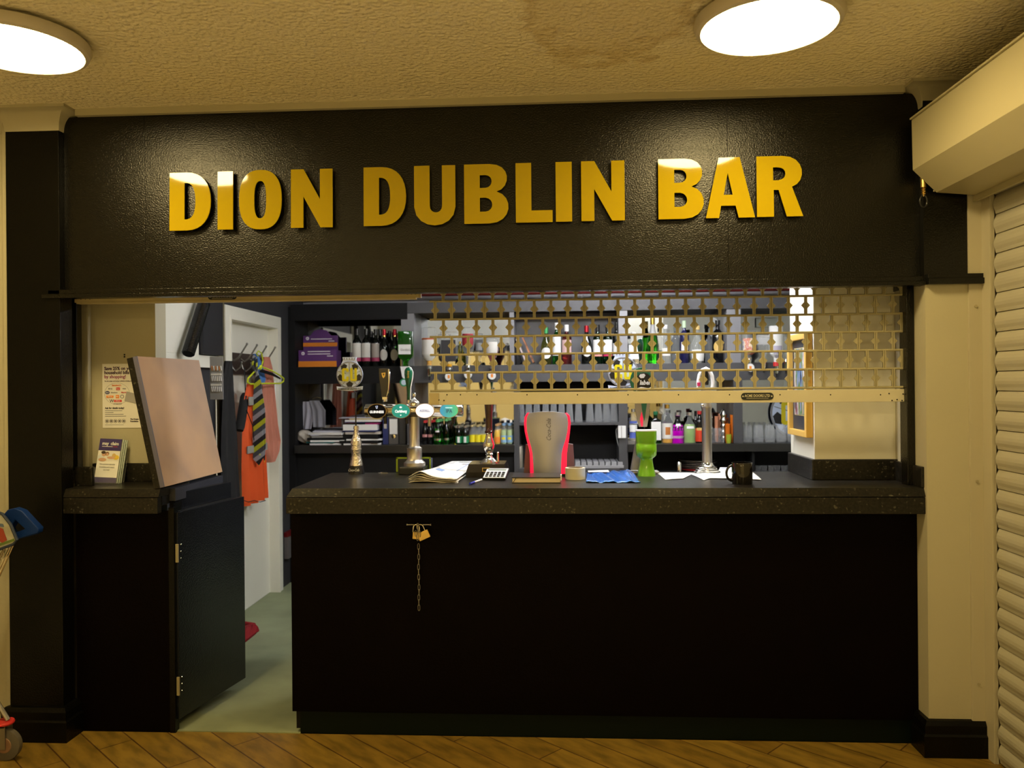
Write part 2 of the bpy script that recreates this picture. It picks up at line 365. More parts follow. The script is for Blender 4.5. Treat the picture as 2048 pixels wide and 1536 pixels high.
b = B(); sweep(b, [(1.475, .09), (1.475, 0), (1.69, 0)], skirt); struct('baseboard_right', b, blacks)
# ceiling lamps
def ceiling_lamp(x, y, label, group='round ceiling lamps of the lobby'):
    t = thing('ceiling_lamp', label, 'ceiling lamp', (x, y, H), group)
    B().lathe([(0, 0), (.19, 0), (.19, -.012), (.232, -.016), (.236, -.03), (.228, -.05), (.214, -.056), (.210, -.05), (0, -.05)], (x, y, H), 48).out('housing', mat('lamp housing', (.55, .5, .42), .4), t, True)
    B().lathe([(0, -.060), (.15, -.060), (.20, -.057), (.209, -.052), (.209, -.0505), (0, -.0505)], (x, y, H), 48).out('diffuser', mat('lamp diffuser', (.9, .9, .9), .5, emit=WARM, est=LOBBY), t, True)
    b_ = B(); b_.box(x - .02, x + .02, y - .241, y - .232, H - .034, H - .028); b_.out('clip', mat('lamp clip', (.75, .72, .62), .3), t)
ceiling_lamp(.686, -.69, 'round ceiling lamp glowing above the word BAR')
ceiling_lamp(-1.823, -.72, 'round ceiling lamp cut by the left edge of the frame')
for x, s_ in ((-1.8, 'left'), (.7, 'right')):  # unseen extra lamps, added to brighten the ceiling
    ceiling_lamp(x, -3.6, 'added round ceiling lamp above the viewpoint, on the %s' % s_); ceiling_lamp(x, -6.0, 'added round ceiling lamp far behind the viewpoint, on the %s' % s_)
# ================================================================== SHUTTER DOOR ON THE RIGHT WALL
slatm = mat('cream powder coated slats', (.40, .375, .29), .42)
rs = thing('roller_shutter', 'cream slatted roller shutter door with its boxed housing, closing the right side', 'roller shutter', (1.70, -2.2, 0))
b = B(); z = 0.0; prof = []
pitch = .0765
nsl = 31
for i in range(nsl):
    z0 = .01 + i * pitch
    for j in range(7):
        t = j / 6; prof.append((1.712 - .013 * math.sin(PI * t) - (.004 if j in (0,) else 0), z0 + (pitch - .003) * t))
    prof.append((1.722, z0 + pitch - .0015))
ring0 = [(x, z) for x, z in prof] + [(1.76, prof[-1][1]), (1.76, .01)]
b.prism(ring0, -4.6, -.085, lambda u, v, w: (u, w, v))
b.out('curtain', slatm, rs)
gm = mat('cream painted guide', (.43, .39, .28), .45)
b = B(); b.box(1.640, 1.692, -.012, 0.0, 0, 2.3, .002).box(1.690, 1.7, -.075, 0.0, 0, 2.3, .002).box(1.700, 1.708, -.075, -.068, 0, 2.3).box(1.75, 1.80, -.10, 0, 0, 2.3).box(1.695, 1.80, -.008, 0, 0, 2.3)
b.out('guide_channel', gm, rs)
for zz in (1.80, 1.10, .29):
    B().cyl((1.665, -.013, zz), (1.665, -.0165, zz), .006, seg=10).out('bolt', mat('painted bolt', (.35, .31, .2), .4), rs)
bx = [(1.80, 2.56), (1.43, 2.56), (1.413, 2.54), (1.416, 2.343), (1.507, 2.252), (1.66, 2.238), (1.80, 2.23)]
b = B(); b.prism(bx, -5.0, -.035, lambda u, v, w: (u, w, v)); b.box(1.405, 1.43, -5.0, -.036, 2.543, 2.549).box(1.655, 1.668, -5, -.02, 2.215, 2.239)
b.out('housing', mat('cream housing', (.42, .375, .23), .4, var=.03), rs)
for (px, py) in ((1868, 382),):
    p = PY(px, py, -.036); B().ball(p, .004).out('screw', mat('screw', (.4, .36, .25), .3, metal=1), rs)
p = PY(1847, 375, -.02)
cg = thing('hanging_lock_fitting', 'small brass fitting with a black ring under the shutter housing', 'fitting', (p.x, p.y, p.z - .07))
B().cyl((p.x, p.y, p.z + .05), (p.x, p.y, p.z), .011, seg=14).out('sleeve', brass, cg, True)
b = B(); [b.lathe([(.006, 0), (.009, .004), (.006, .008)], (p.x, p.y, p.z - .01 - k * .009), 12) for k in range(3)]; b.cyl((p.x, p.y, p.z), (p.x, p.y, p.z - .035), .004)
b.out('spring', brass, cg, True)
b = B(); b.tube([(p.x + .014 * math.cos(2 * PI * i / 14), p.y, p.z - .055 + .024 * math.sin(2 * PI * i / 14)) for i in range(14)], .004, 8, closed=True); b.out('ring', blackpl, cg, True)
# ================================================================== SIGN LETTERS
def glyph(ch):
    if ch == 'D':
        o = [(0, 0), (0, 1), (.30, 1)] + bez((.30, 1), (.58, 1), (.725, .80), (.725, .50)) + bez((.725, .5), (.725, .2), (.58, 0), (.30, 0)); w = .725
        h = [(.262, .19), (.262, .82)] + bez((.262, .82), (.40, .83), (.455, .72), (.455, .5)) + bez((.455, .5), (.455, .28), (.40, .18), (.262, .19)); return w, o, [h[:-1]]
    if ch == 'I': return .273, [(0, 0), (0, 1), (.27, 1), (.27, 0)], []
    if ch == 'O': return .74, ell(.37, .5, .37, .51, 48, 2.45), [ell(.367, .5, .105, .32, 32, 2.6)]
    if ch == 'N': return .724, [(0, 0), (0, 1), (.22, 1), (.502, .484), (.502, 1), (.72, 1), (.72, 0), (.51, 0), (.215, .535), (.215, 0)], []
    if ch == 'U':
        o = [(0, 1), (.264, 1), (.264, .32)] + bez((.264, .32), (.265, .17), (.474, .17), (.474, .32)) + [(.474, 1), (.70, 1), (.70, .30)] + bez((.70, .30), (.68, -.115), (.02, -.115), (0, .30)); return .70, o[:-1] + [(0, .3)], []
    if ch == 'B':
        o = [(0, 0), (0, 1), (.43, 1)] + bez((.43, 1), (.80, 1), (.80, .60), (.545, .535)) + bez((.545, .535), (.84, .46), (.82, 0), (.42, 0))
        h1 = [(.264, .60), (.264, .816)] + [(.36, .816)] + bez((.36, .816), (.50, .81), (.50, .61), (.36, .60)); h2 = [(.264, .20), (.264, .435), (.36, .435)] + bez((.36, .435), (.51, .42), (.51, .21), (.36, .20)); return .757, o, [h1, h2]
    if ch == 'L': return .62, [(0, 0), (0, 1), (.262, 1), (.262, .20), (.615, .20), (.615, 0)], []
    if ch == 'A': return .80, [(0, 0), (.215, 1), (.56, 1), (.80, 0), (.535, 0), (.487, .20), (.25, .20), (.215, 0)], [[(.294, .38), (.362, .745), (.442, .38)]]
    if ch == 'R':
        o = [(0, 0), (0, 1), (.42, 1)] + bez((.42, 1), (.80, 1), (.82, .56), (.571, .489)) + [(.748, 0), (.483, 0), (.355, .441), (.275, .441), (.275, 0)]
        return .748, o, [[(.267, .60), (.267, .814), (.35, .814)] + bez((.35, .814), (.51, .81), (.51, .61), (.35, .60))]
sgn = mat('yellow acrylic', (.40, .29, .004), .05, spec=.6)
LET = [('D', 340, 'first letter of DION'), ('I', 436, 'second letter of DION'), ('O', 479, 'third letter of DION'), ('N', 582.6, 'last letter of DION'),
       ('D', 728, 'first letter of DUBLIN'), ('U', 829, 'second letter of DUBLIN'), ('B', 929, 'third letter of DUBLIN'), ('L', 1032, 'fourth letter of DUBLIN'), ('I', 1112, 'fifth letter of DUBLIN'), ('N', 1163, 'last letter of DUBLIN'),
       ('B', 1317, 'first letter of BAR'), ('A', 1411.7, 'middle letter of BAR'), ('R', 1513.8, 'last letter of BAR')]
for ch, px, lab in LET:
    wd, o, hs = glyph(ch); YF = .012; p = PY(px, 447, YF); hgt = .2475; x0 = p.x; z0 = 2.169 + (x0 + 1.6) * .0035
    # measured width to the next edge keeps the glyph true to its drawn width
    tl = .025 if x0 < -.8 else .0115   # each face leans back by a fraction of a degree
    f = lambda u, v, w, x0=x0, z0=z0: (x0 + u * hgt, YF - w + (v - .5) * hgt * tl, z0 + v * hgt)
    me = shape_data('sign_letter', o, hs, .005, f); c = Vector((x0 + wd * hgt / 2, YF, z0))
    t = thing('sign_letter', 'glossy yellow capital %s on the black fascia, %s' % (ch, lab), 'sign letter', c, 'yellow letters of the bar sign')
    for v in me.vertices: v.co -= c
    link('letter_face', me, sgn, t)
    b = B()
    for (u, v) in ((.13, .12), (.13, .88)) if ch not in 'AO' else ((.37, .08) if ch == 'O' else (.1, .1), (.37, .92)):
        b.cyl((x0 + u * hgt, YF + .002, z0 + v * hgt), (x0 + u * hgt, .036, z0 + v * hgt), .007, seg=8)
    b.out('standoff', blackpl, t)
# ================================================================== COUNTERS
ZC = 1.07
def worktop(name, x0, x1, label, cl, crr, yb=.64):
    t = thing(name, label, 'worktop', ((x0 + x1) / 2, .3, ZC - .1))
    # upper layer: bevelled front and (where free) bevelled end
    b = B(); e = .016
    notch = [(x1, .296), (1.118, .296), (1.118, yb)] if cl else [(x1, yb)]
    top = [(x0 + (e if cl else 0), .026), (x1, .026)] + notch + [(x0 + (e if cl else 0), yb)]
    mid = [(x0 - .004, .010), (x1, .010)] + notch + [(x0 - .004, yb)]
    b.loft([[Vector((p[0], p[1], ZC - .034)) for p in mid], [Vector((p[0], p[1], ZC - .002)) for p in top], [Vector((p[0], p[1] + (.001 if i < 2 else 0), ZC)) for i, p in enumerate(top)]])
    b.out('top_board', GRAN, t)
    B().box(x0 - .006, x1 - .006, .012, .05, ZC - .105, ZC - .037, .004).out('front_band', GRAN, t)
    B().box(x0 + .0, min(x1 - .004, 1.11), .05, yb - .01, ZC - .075, ZC - .034, 0).out('under_board', blackm, t)
    return t
wr = worktop('bar_worktop', -1.148, 1.482, 'long dark speckled laminate worktop of the main bar counter', True, False)
wl = worktop('bar_worktop', -2.165, -1.705, 'short dark speckled worktop left of the raised flap', False, False, .30)
up = mat('speckled upstand', (.02, .02, .02), .35)
b = B(); b.box(1.12, 1.50, .279, .30, ZC, ZC + .092, .006); b.box(1.108, 1.128, .279, .66, ZC, ZC + .092, .006); b.box(1.462, 1.482, .022, .28, ZC, ZC + .085, .006)
tag(solo(b.out('worktop_upstand', GRAN)), 'dark speckled upstand around the right end of the bar, below the cream wall', 'upstand')
b = B(); b.box(-2.155, -1.72, .279, .30, ZC, ZC + .085, .006); b.box(-2.165, -2.14, .025, .14, ZC, ZC + .07, .006); b.box(-2.14, -2.06, .12, .14, ZC, ZC + .085, .006)
tag(solo(b.out('worktop_upstand', GRAN)), 'dark speckled upstand behind the short left worktop', 'upstand')
cb = thing('bar_counter', 'dark maroon black panelled front of the main bar counter', 'bar counter', (.16, .3, 0))
B().box(-1.160, 1.474, .09, .108, .10, ZC - .105, .002).out('front_panel', blackb, cb)
B().box(-1.128, 1.474, .10, .12, 0, .105).out('plinth', greenp, cb)
B().box(-1.148, -1.13, .108, .62, .02, ZC - .076).box(.2, .22, .12, .62, .02, ZC - .076).box(-1.12, 1.2, .12, .6, .4, .418).out('carcass', blackm, cb)
cl_ = thing('bar_counter', 'black painted base under the short left worktop', 'bar counter', (-1.9, .3, 0))
B().box(-2.12, -1.700, .09, .108, 0, ZC - .105, .002).out('front_panel', blackb, cl_)
B().box(-1.706, -1.688, .108, .64, .02, ZC - .076, .001).box(-1.70, -1.676, .085, .12, 0, ZC - .09).out('end_panel', blacks, cl_)
b = B(); b.box(-1.75, -1.682, .115, .62, ZC - .065, ZC - .01); b.out('bearer', mat('dark blue grey paint', (.03, .032, .045), .4), cl_)
# raised flap
fl = thing('counter_flap', 'raised counter flap leaning back, worn tan board underside towards the gap', 'counter flap', (-1.70, .32, ZC))
ang = math.atan2(1.637 - 1.08, -(-1.801 + 1.686)); L = .572
MF = Matrix.Translation((-1.686, 0, ZC + .008)) @ Matrix.Rotation(-(ang - PI), 4, 'Y')
# local frame: u along the leaf (from the hinge up), w through its thickness to the left
ux, uz = -.115 / .569, .557 / .569
def FLP(u, y, w_): return Vector((-1.686 + ux * u - uz * w_, y, ZC + .006 + uz * u - ux * w_ * -1 * -1))
def fbox(u0, u1, y0, y1, w0, w1, m, name, bev=0):
    M4 = Matrix(((ux, 0, -uz, -1.686), (0, 1, 0, 0), (uz, 0, ux, ZC + .008), (0, 0, 0, 1)))
    return B().box(u0, u1, y0, y1, w0, w1, bev, M4).out(name, m, fl)
fbox(0, L, .024, .625, 0, .014, noise_mat('worn tan hardboard', ['#ad8c70', '#b59577', '#a38874', '#b99b80'], (1, 1, 1), .42, 1.6), 'underside_board')
fbox(0, L, .022, .63, .014, .046, GRAN, 'leaf_core', .003)
fbox(0, L, .018, .024, -.002, .016, mat('blue grey edging', (.10, .10, .17), .4), 'edging')
# gate
gt = thing('counter_gate', 'black gate of the counter, swung open inwards below the flap', 'gate', (-1.686, .10, .05))
dx, dy = -1.589 + 1.686, .606 - .10; gl = math.hypot(dx, dy); gx, gy = dx / gl, dy / gl
def gbox(s0, s1, z0, z1, w0, w1, m, name, bev=.001):
    M4 = Matrix(((gx, gy, 0, -1.684), (gy, -gx, 0, .10), (0, 0, 1, 0), (0, 0, 0, 1)))
    return B().box(s0, s1, w0, w1, z0, z1, bev, M4).out(name, m, gt)
gatem = mat('black gloss gate paint', (.006, .007, .010), .25, bump=.35, bscale=160, spec=.45)
gbox(.0, gl, .055, .957, 0, .02, gatem, 'gate_panel', .002)
gbox(.035, gl - .05, .957, 1.035, -.045, -.02, gatem, 'upper_rail', .002)
gbox(.035, gl - .05, .90, .957, -.02, -.002, blackm, 'rail_block')
for zz in (.74, .16, .93):
    if zz < .9:
        h_ = gbox(-.006, .001, zz, zz + .08, .012, .024, mat('worn cream hinge', (.30, .26, .15), .5), 'hinge'); 
        for k in range(3):
            M4 = Vector((-1.684 + gx * .018 + gy * .0215, .10 + gy * .018 - gx * .0215, zz + .015 + k * .03)); B().ball(M4, .0032).out('screw', chrome, gt)
# latch bar, padlocks and chain on the main counter front
p0 = PY(813, 1049.5, .083); p1 = PY(862, 1049.5, .083)
lb = thing('latch_bar', 'thin steel bar fixed across the counter front holding padlocks', 'latch', ((p0.x + p1.x) / 2, .085, p0.z))
B().cyl(p0, p1, .0022, seg=8).box(p0.x, p0.x + .004, .083, .091, p0.z - .003, p0.z + .003).box(p1.x - .004, p1.x, .083, .091, p0.z - .003, p0.z + .003).out('bar', steel, lb, True)
pc = PY(837, 1049, .075)
def padlock(dx_, rot, label, w_, h_):
    t = thing('padlock', label, 'padlock', (pc.x + dx_, .07, pc.z - .03), 'brass padlocks on the counter front')
    M4 = Matrix.Translation((pc.x + dx_, .066 + dx_ * -.3, pc.z)) @ Matrix.Rotation(rot, 4, 'Y')
    B().box(-w_ / 2, w_ / 2, -.007, .007, -.03 - h_, -.03, .003, M4).out('lock_body', brass, t, True)
    pts = [Vector((-.013, 0, -.032)), Vector((-.013, 0, -.014))] + [Vector((-.013 * math.cos(a), 0, -.012 + .013 * math.sin(a))) for a in [PI * i / 8 for i in range(9)]] + [Vector((.013, 0, -.014)), Vector((.013, 0, -.032))]
    B().tube([M4 @ q for q in pts], .0028, 8).out('shackle', chrome, t, True)
padlock(.005, math.radians(-24), 'larger brass padlock, tilted, hanging on the counter front', .050, .034)
padlock(-.007, math.radians(4), 'smaller brass padlock behind the tilted one', .026, .03)
ch = thing('chain', 'short steel chain dangling from the padlocks on the counter front', 'chain', (pc.x, .07, pc.z - .35))
def link_mesh(c, turn, s=1.0):
    M4 = Matrix.Translation(c) @ Matrix.Rotation(turn, 4, 'Z'); pts = []
    for i in range(16):
        a = 2 * PI * i / 16; pts.append(M4 @ Vector((.0042 * math.cos(a) * s, 0, (.0085 * math.sin(a) + (.0045 if math.sin(a) > 0 else -.0045)) * s)))
    B().tube(pts, .0013, 6, closed=True).out('link', dsteel, ch, True)
zt = PY(837, 1088, .078).z; zb = PY(837, 1220, .078).z; n = 13
for i in range(n): link_mesh(Vector((pc.x - .001 + .0008 * math.sin(i), .076, zt - (zt - zb + .0) * (i + .5) / n)), (i % 2) * PI / 2 + .35)
for i, (ddx, ddz) in enumerate(((0, -.004), (.001, -.022), (-.009, -.034), (.010, -.036), (-.001, -.052))): link_mesh(Vector((pc.x + ddx, .055, pc.z + ddz)), (i % 2) * 1.2 + .3)
# ================================================================== SHUTTER OVER THE BAR
# guides
def guide(x0, x1, nm, label):
    t = thing(nm, label, 'shutter guide', ((x0 + x1) / 2, .12, ZC)); 
    B().box(x0, x1, .10, .16, ZC + .0, 1.93, .003).out('channel', blackp, t)
    return t
gL = guide(PY(112, 800, .10).x, PY(140, 800, .10).x, 'shutter_guide', 'black upright shutter guide beside the left pier')
B().box(PY(144, 800, .14).x, PY(157, 800, .14).x, .13, .17, ZC, 1.93, .003).out('channel', blackp, gL)
gR = guide(PY(1814, 800, .10).x, 1.474, 'shutter_guide', 'black upright shutter guide beside the cream right pier')
B().box(PY(1806, 800, .14).x, PY(1813, 800, .14).x, .13, .17, ZC + .09, 1.93, .002).out('channel', blackp, gR)
YS = .14
xl = PY(860, 700, YS).x; xr = PY(1809, 700, YS).x
rows = [PY(1330, py, YS).z for py in (561, 596, 633, 668.5, 705, 741.5, 778)]
gr = thing('shutter_grille', 'gold open link roller grille half lowered over the right side of the bar', 'roller grille', ((xl + xr) / 2, YS, rows[-1] - .07), 'roller grilles of the bar')
for zz in rows:
    B().cyl((xl, YS, zz), (xr, YS, zz), .0052, seg=10).out('rod', gold, gr, True)
pit = (PY(1340, 700, YS).x - PY(1001.5, 700, YS).x) / 10.1
def link_outline(hh):
    h2 = hh / 2; d = .0180; a = .0062
    return [(-a, -h2), (a, -h2), (a, -.014), (d, -.001), (d, .001), (a, .014), (a, h2), (-a, h2), (-a, .014), (-d, .001), (-d, -.001), (-a, -.014)]
for r in range(6):
    za, zb_ = rows[r], rows[r + 1]; hh = abs(za - zb_); zc_ = (za + zb_) / 2; b = B(); n0 = 0
    x = PY(871, 700, YS).x + (pit / 2 if r % 2 == 0 else 0)
    while x < xr - .01:
        b.prism([(x + q[0] * 1.0, zc_ + q[1]) for q in link_outline(hh)], YS - .0015, YS + .0015)
        b.box(x - .0062, x - .0015, YS - .005, YS + .004, zc_ - hh / 2, zc_ + hh / 2); b.box(x + .0008, x + .0062, YS - .005, YS + .004, zc_ - hh / 2, zc_ + hh / 2)
        x += pit
    b.out('link_row', gold, gr)
zt_, zb_ = PY(1330, 782, YS).z, PY(1330, 806.5, YS).z
bb = B().box(xl - .002, xr + .003, YS - .012, YS + .012, zb_, zt_, .002).out('bottom_bar', goldb, gr)
B().box(xl - .003, xl + .038, YS - .0145, YS - .012, zb_ + .001, zt_ - .001).out('end_plate', mat('worn end plate', (.42, .35, .2), .45, metal=.3), gr)
b = B()
for px in (894, 921, 954, 1054, 1155, 1256, 1357, 1459, 1560, 1661, 1761):
    q = PY(px, 789.5, YS - .012); b.cyl((q.x, q.y + .002, q.z), (q.x, q.y - .0008, q.z), .003, seg=8)
for px, py in ((878, 800), (888, 801), (1784, 801), (1794, 799), (1804, 801), (1778, 787), (1806, 788)):
    q = PY(px, py, YS - .0125); b.cyl((q.x, q.y + .002, q.z), (q.x, q.y - .002, q.z), .0028, seg=8)
b.out('bolt_hole', blackm, gr)
def nameplate(cx_, cz_, y_, w_, h_, par):
    def rr(w2, h2, n=8): return [(w2 * sx - h2 * sx + h2 * math.cos(a), h2 * math.sin(a)) for sx, a0 in ((1, -PI / 2), (-1, PI / 2)) for a in [a0 + PI * i / n for i in range(n + 1)]]
    o = shape('name_plate', rr(w_ / 2, h_ / 2), [], .002, FY(cx_, y_, cz_), mat('black enamel plate', (.015, .018, .02), .3), par)
    text('plate_text', 'ACME DOORS LTD', .0155, FY(cx_, y_ - .0012, cz_ + .002), goldb, o, bold=.0003, sx=.80, depth=.0003)
    B().box(cx_ - .046, cx_ + .046, y_ - .0015, y_ - .0008, cz_ - .009, cz_ - .0075).out('plate_line', goldb, o)
    b_ = B()
    for s_ in (-1, 1): b_.lathe([(.0025, -.0004), (.0033, 0), (.0025, .0004)], (0, 0, 0), 12, M=Matrix.Translation((cx_ + s_ * (w_ / 2 - .008), y_ - .0013, cz_)) @ Matrix.Rotation(PI / 2, 4, 'X'))
    b_.out('plate_screw', goldb, o)
q = PY(1513, 792.5, YS); nameplate(q.x, q.z, YS - .0135, PY(1545, 792, YS).x - PY(1480, 792, YS).x, .030, gr)
# second grille rolled right up
q0 = PY(152, 600, .14); q1 = PY(837, 592, .14)
g2 = thing('shutter_grille', 'second gold grille rolled up, only its cream bottom bar showing over the left opening', 'roller grille', ((q0.x + q1.x) / 2, .14, 1.87), 'roller grilles of the bar')
zt2 = PY(450, 586, .13).z; zb2 = PY(450, 601, .13).z
B().box(q0.x, q1.x, .128, .152, zb2, zt2, .002).box(q0.x + .01, q1.x - .01, .125, .16, zb2 - .006, zb2 + .001, .001).out('bottom_bar', mat('worn cream gold bar', (.50, .42, .24), .5, var=.25, vscale=9), g2)
b = B()
for px in (162, 171, 180, 815, 823, 831):
    q = PY(px, 594, .128); b.cyl((q.x, .129, (zt2 + zb2) / 2), (q.x, .1265, (zt2 + zb2) / 2), .0032, seg=8)
b.out('bolt_hole', blackm, g2)
q = PY(445, 594, .128); nameplate(q.x, (zt2 + zb2) / 2, .1262, .128, .026, g2)
# rod ends held by the middle joint
B().box(q1.x + .0, q1.x + .012, .13, .15, zb2, 1.93).out('end_block', mat('worn end plate', (.42, .35, .2)), g2)
# ================================================================== SHOPPING TROLLEY AT THE LEFT EDGE
YT = -.16
tr = thing('shopping_trolley', 'steel wire shopping trolley with a blue push handle, cut by the left edge', 'trolley', (PZ(10, 1500, 0).x - .2, YT, 0))
bluep = mat('blue plastic', (.003, .024, .14), .5, spec=.3)
def T(px, py, dy=0):
    if abs(dy) < .2: return PY(px, py, YT + dy)
    p = PY(px, py, YT); return Vector((p.x, YT + dy, p.z))
out_ = [(2, 1062), (8, 1036), (22, 1020), (34, 1017), (48, 1022), (80, 1056), (79, 1063), (66, 1067), (34, 1077)]
hol = [(23, 1056), (36, 1036), (59, 1057), (31, 1068)]
me = shape_data('handle_end', [(T(*p).x, T(*p).z) for p in out_], [[(T(*p).x, T(*p).z) for p in hol]], .03, lambda u, v, w: (u, YT - w - .0, v), bevel=.004)
o = link('handle_end', me, bluep, None); 
for v in me.vertices: v.co -= Vector(tr.location)
o.parent = tr; ORG[o.name] = ORG[tr.name]
B().tube([T(76, 1061, .0), T(34, 1073, .0), T(-260, 1150, .02)], .0135, 12).out('push_bar', bluep, tr, True)
b = B(); b.poly([T(-60, 1004, -.07), T(5, 1028, -.07), T(20, 1048, -.07), T(33, 1080, -.07), T(27, 1087, -.07), T(-60, 1120, -.07)]); o = b.out('child_seat_panel', noise_mat('printed seat panel', ['#8d8a78', '#a5a290', '#9a9e9c', '#b0ad98'], (1, 1, 1), .45, 9), tr, solid=.006)
def tp(name, pts, m): B().poly([T(px, py, -.075) for px, py in pts]).out(name, m, tr, solid=.001)
tp('red_print', ((-8, 1052), (6, 1058), (14, 1080), (5, 1086), (-8, 1078)), mat('faded red print', (.28, .04, .02), .5)); tp('green_print', ((20, 1080), (28, 1077), (29, 1082), (-40, 1106), (-40, 1099)), mat('faded green print', (.10, .16, .03), .5)); tp('blue_print', ((-10, 1046), (6, 1048), (8, 1054), (-10, 1052)), mat('faded blue print', (.08, .12, .2), .5))
B().tube([T(-60, 1003, -.07), T(5, 1028, -.07), T(21, 1048, -.07), T(34, 1080, -.07), T(27, 1088, -.07), T(-60, 1121, -.07)], .006, 8).out('panel_rim', mat('navy trim', (.02, .03, .06), .4), tr, True)
b = B()
for k, (a, c) in enumerate((((28, 1086), (-30, 1215)), ((22, 1090), (-36, 1215)), ((12, 1096), (-60, 1230)), ((6, 1100), (-70, 1230)))):
    for dy_ in (-.03, -.5): b.tube([T(*a, dy_), T(*c, dy_)], .0045 if k < 2 else .0028, 6)
for zz in (1097, 1116, 1150): b.tube([T(24 - (zz - 1097) * .45, zz, -.03), T(-150, zz, -.03)], .0028, 6); b.tube([T(30 - (zz - 1097) * .4, zz, -.5), T(-150, zz, -.5)], .0028, 6)
for k in range(9): b.tube([T(10 - k * 18, 1100, -.03), T(-20 - k * 15, 1230, -.03)], .002, 5)
for k in range(9): b.tube([T(10 - k * 18, 1100, -.5), T(-20 - k * 15, 1230, -.5)], .002, 5)
for k in range(8): b.tube([T(-40, 1225, -.03 - k * .067), T(-700, 1210, -.03 - k * .067)], .002, 5)
b.out('wire_basket', chrome, tr)
b = B()
for dy_ in (-.03, -.5): b.tube([T(-34, 1215, dy_), T(-60, 1300, dy_), T(-16, 1388, dy_), T(16, 1440, dy_)], .010, 8); b.tube([T(-60, 1300, dy_), T(-700, 1400, dy_)], .010, 8)
b.tube([T(-60, 1300, -.03), T(-60, 1300, -.5)], .008)
b.out('frame', dsteel, tr, True)
for i, (px, dy_) in enumerate(((22, -.03), (22, -.5), (-680, -.03), (-680, -.5))):
    wh = Vector((T(px, 1475, 0).x, YT + dy_, .064)); r_ = .064
    w0 = B().lathe([(.0, -.014), (r_ * .78, -.014), (r_ * .98, -.011), (r_, 0), (r_ * .98, .011), (r_ * .78, .014), (0, .014)], (0, 0, 0), 28, M=Matrix.Translation(wh) @ Matrix.Rotation(PI / 2, 4, 'X')).out('wheel', mat('grey rubber', (.10, .085, .065), .7), tr, True)
    B().lathe([(0, -.016), (.03, -.016), (.034, -.012), (.034, .012), (.03, .016), (0, .016)], (0, 0, 0), 18, M=Matrix.Translation(wh) @ Matrix.Rotation(PI / 2, 4, 'X')).out('wheel_hub', mat('dirty orange brown hub', (.22, .12, .07), .6), w0, True)
    b = B(); b.box(wh.x - .022, wh.x + .012, wh.y - .024, wh.y - .019, .05, .145, .002).box(wh.x - .022, wh.x + .012, wh.y + .019, wh.y + .024, .05, .145, .002).box(wh.x - .022, wh.x + .012, wh.y - .024, wh.y + .024, .138, .146); b.out('castor_fork', dsteel, tr)
    B().lathe([(0, 0), (.034, 0), (.037, .006), (.034, .013), (0, .013)], (wh.x - .005, wh.y, .147), 18).out('castor_ring', redp, tr, True)
# ================================================================== THE ROOM BEHIND THE BAR
XW = -2.06; YB = 3.12; XR = 2.4; HB = 2.52
struct('wall_nib_left', B().box(-2.36, -1.86, .30, .40, 0, HB), cream)
struct('wall_bar_left', B().box(XW - .1, XW, .40, 1.58, 0, HB).box(XW - .1, XW, 2.50, YB + .1, 0, HB).box(XW - .1, XW, 1.58, 2.50, 1.97, HB), charcoal)
struct('wall_bar_back', B().box(XW - .1, XR + .1, YB, YB + .1, 0, HB), mat('pale grey wall', (.28, .275, .29), .6))
struct('wall_bar_right', B().box(XR, XR + .1, .3, YB + .1, 0, HB), creamw)
struct('wall_nib_right', B().box(1.125, 2.5, .30, .665, 0, HB, .004), creamw)
struct('ceiling_bar', B().box(XW - .1, XR + .1, .3, YB + .1, HB, HB + .05), mat('bar ceiling white', (.7, .7, .68), .7))
struct('trim_5', B().box(-2.30, -2.205, .262, .30, ZC, HB - .4, .003).box(-2.20, -2.165, .27, .30, ZC, HB - .4, .004), cream)
# door in the left wall
dl = B(); dl.box(XW - .075, XW - .05, 1.62, 2.46, .005, 1.94, .002); d1 = struct('door_1', dl, creamw)
b = B()
for (y0, y1, z0, z1) in ((1.53, 1.60, 0, 2.01), (2.46, 2.53, 0, 2.01), (1.60, 2.46, 1.94, 2.01)):
    b.box(XW, XW + .02, y0, y1, z0, z1, .003)
b.box(XW - .06, XW + .026, 1.592, 1.612, 0, 1.95, .003).box(XW - .06, XW + .026, 2.448, 2.468, 0, 1.95, .003).box(XW - .06, XW + .026, 1.612, 2.448, 1.925, 1.945, .003)
struct('trim_6', b, creamw)
# white boards and black extractor panel on the left wall
wb = thing('wall_board', 'off white board fixed high on the dark left wall of the bar', 'board', (XW + .02, .9, 1.66))
B().box(XW, XW + .03, .45, 1.13, 1.685, 2.3, .002).box(XW, XW + .03, .45, 1.40, 1.615, 1.685, .002).out('board', creamw, wb)
bp_ = thing('duct_panel', 'black panel with a ribbed black hose, beside the white wall board', 'panel', (XW + .02, 1.28, 1.69))
B().box(XW + .001, XW + .05, 1.14, 1.42, 1.69, 2.3, .002).out('panel', mat('black vinyl', (.014, .014, .017), .4), bp_)
a_ = PX(408, 606, XW + .09); c_ = PX(376, 708, XW + .09); pts = []; rad = []
for i in range(61):
    t = i / 60; pts.append(a_.lerp(c_, t)); rad.append(.030 + .0045 * (i % 2))
b = B(); b.tube([a_ + (a_ - c_) * .8] + pts, [.030] + rad, 12); b.out('ribbed_hose', mat('shiny black hose', (.01, .01, .012), .15), bp_, True)
struct('trim_7', B().box(XW, XW + .012, 1.43, 1.53, .1, 2.3), mat('brown grey boxing', (.12, .10, .055), .5))
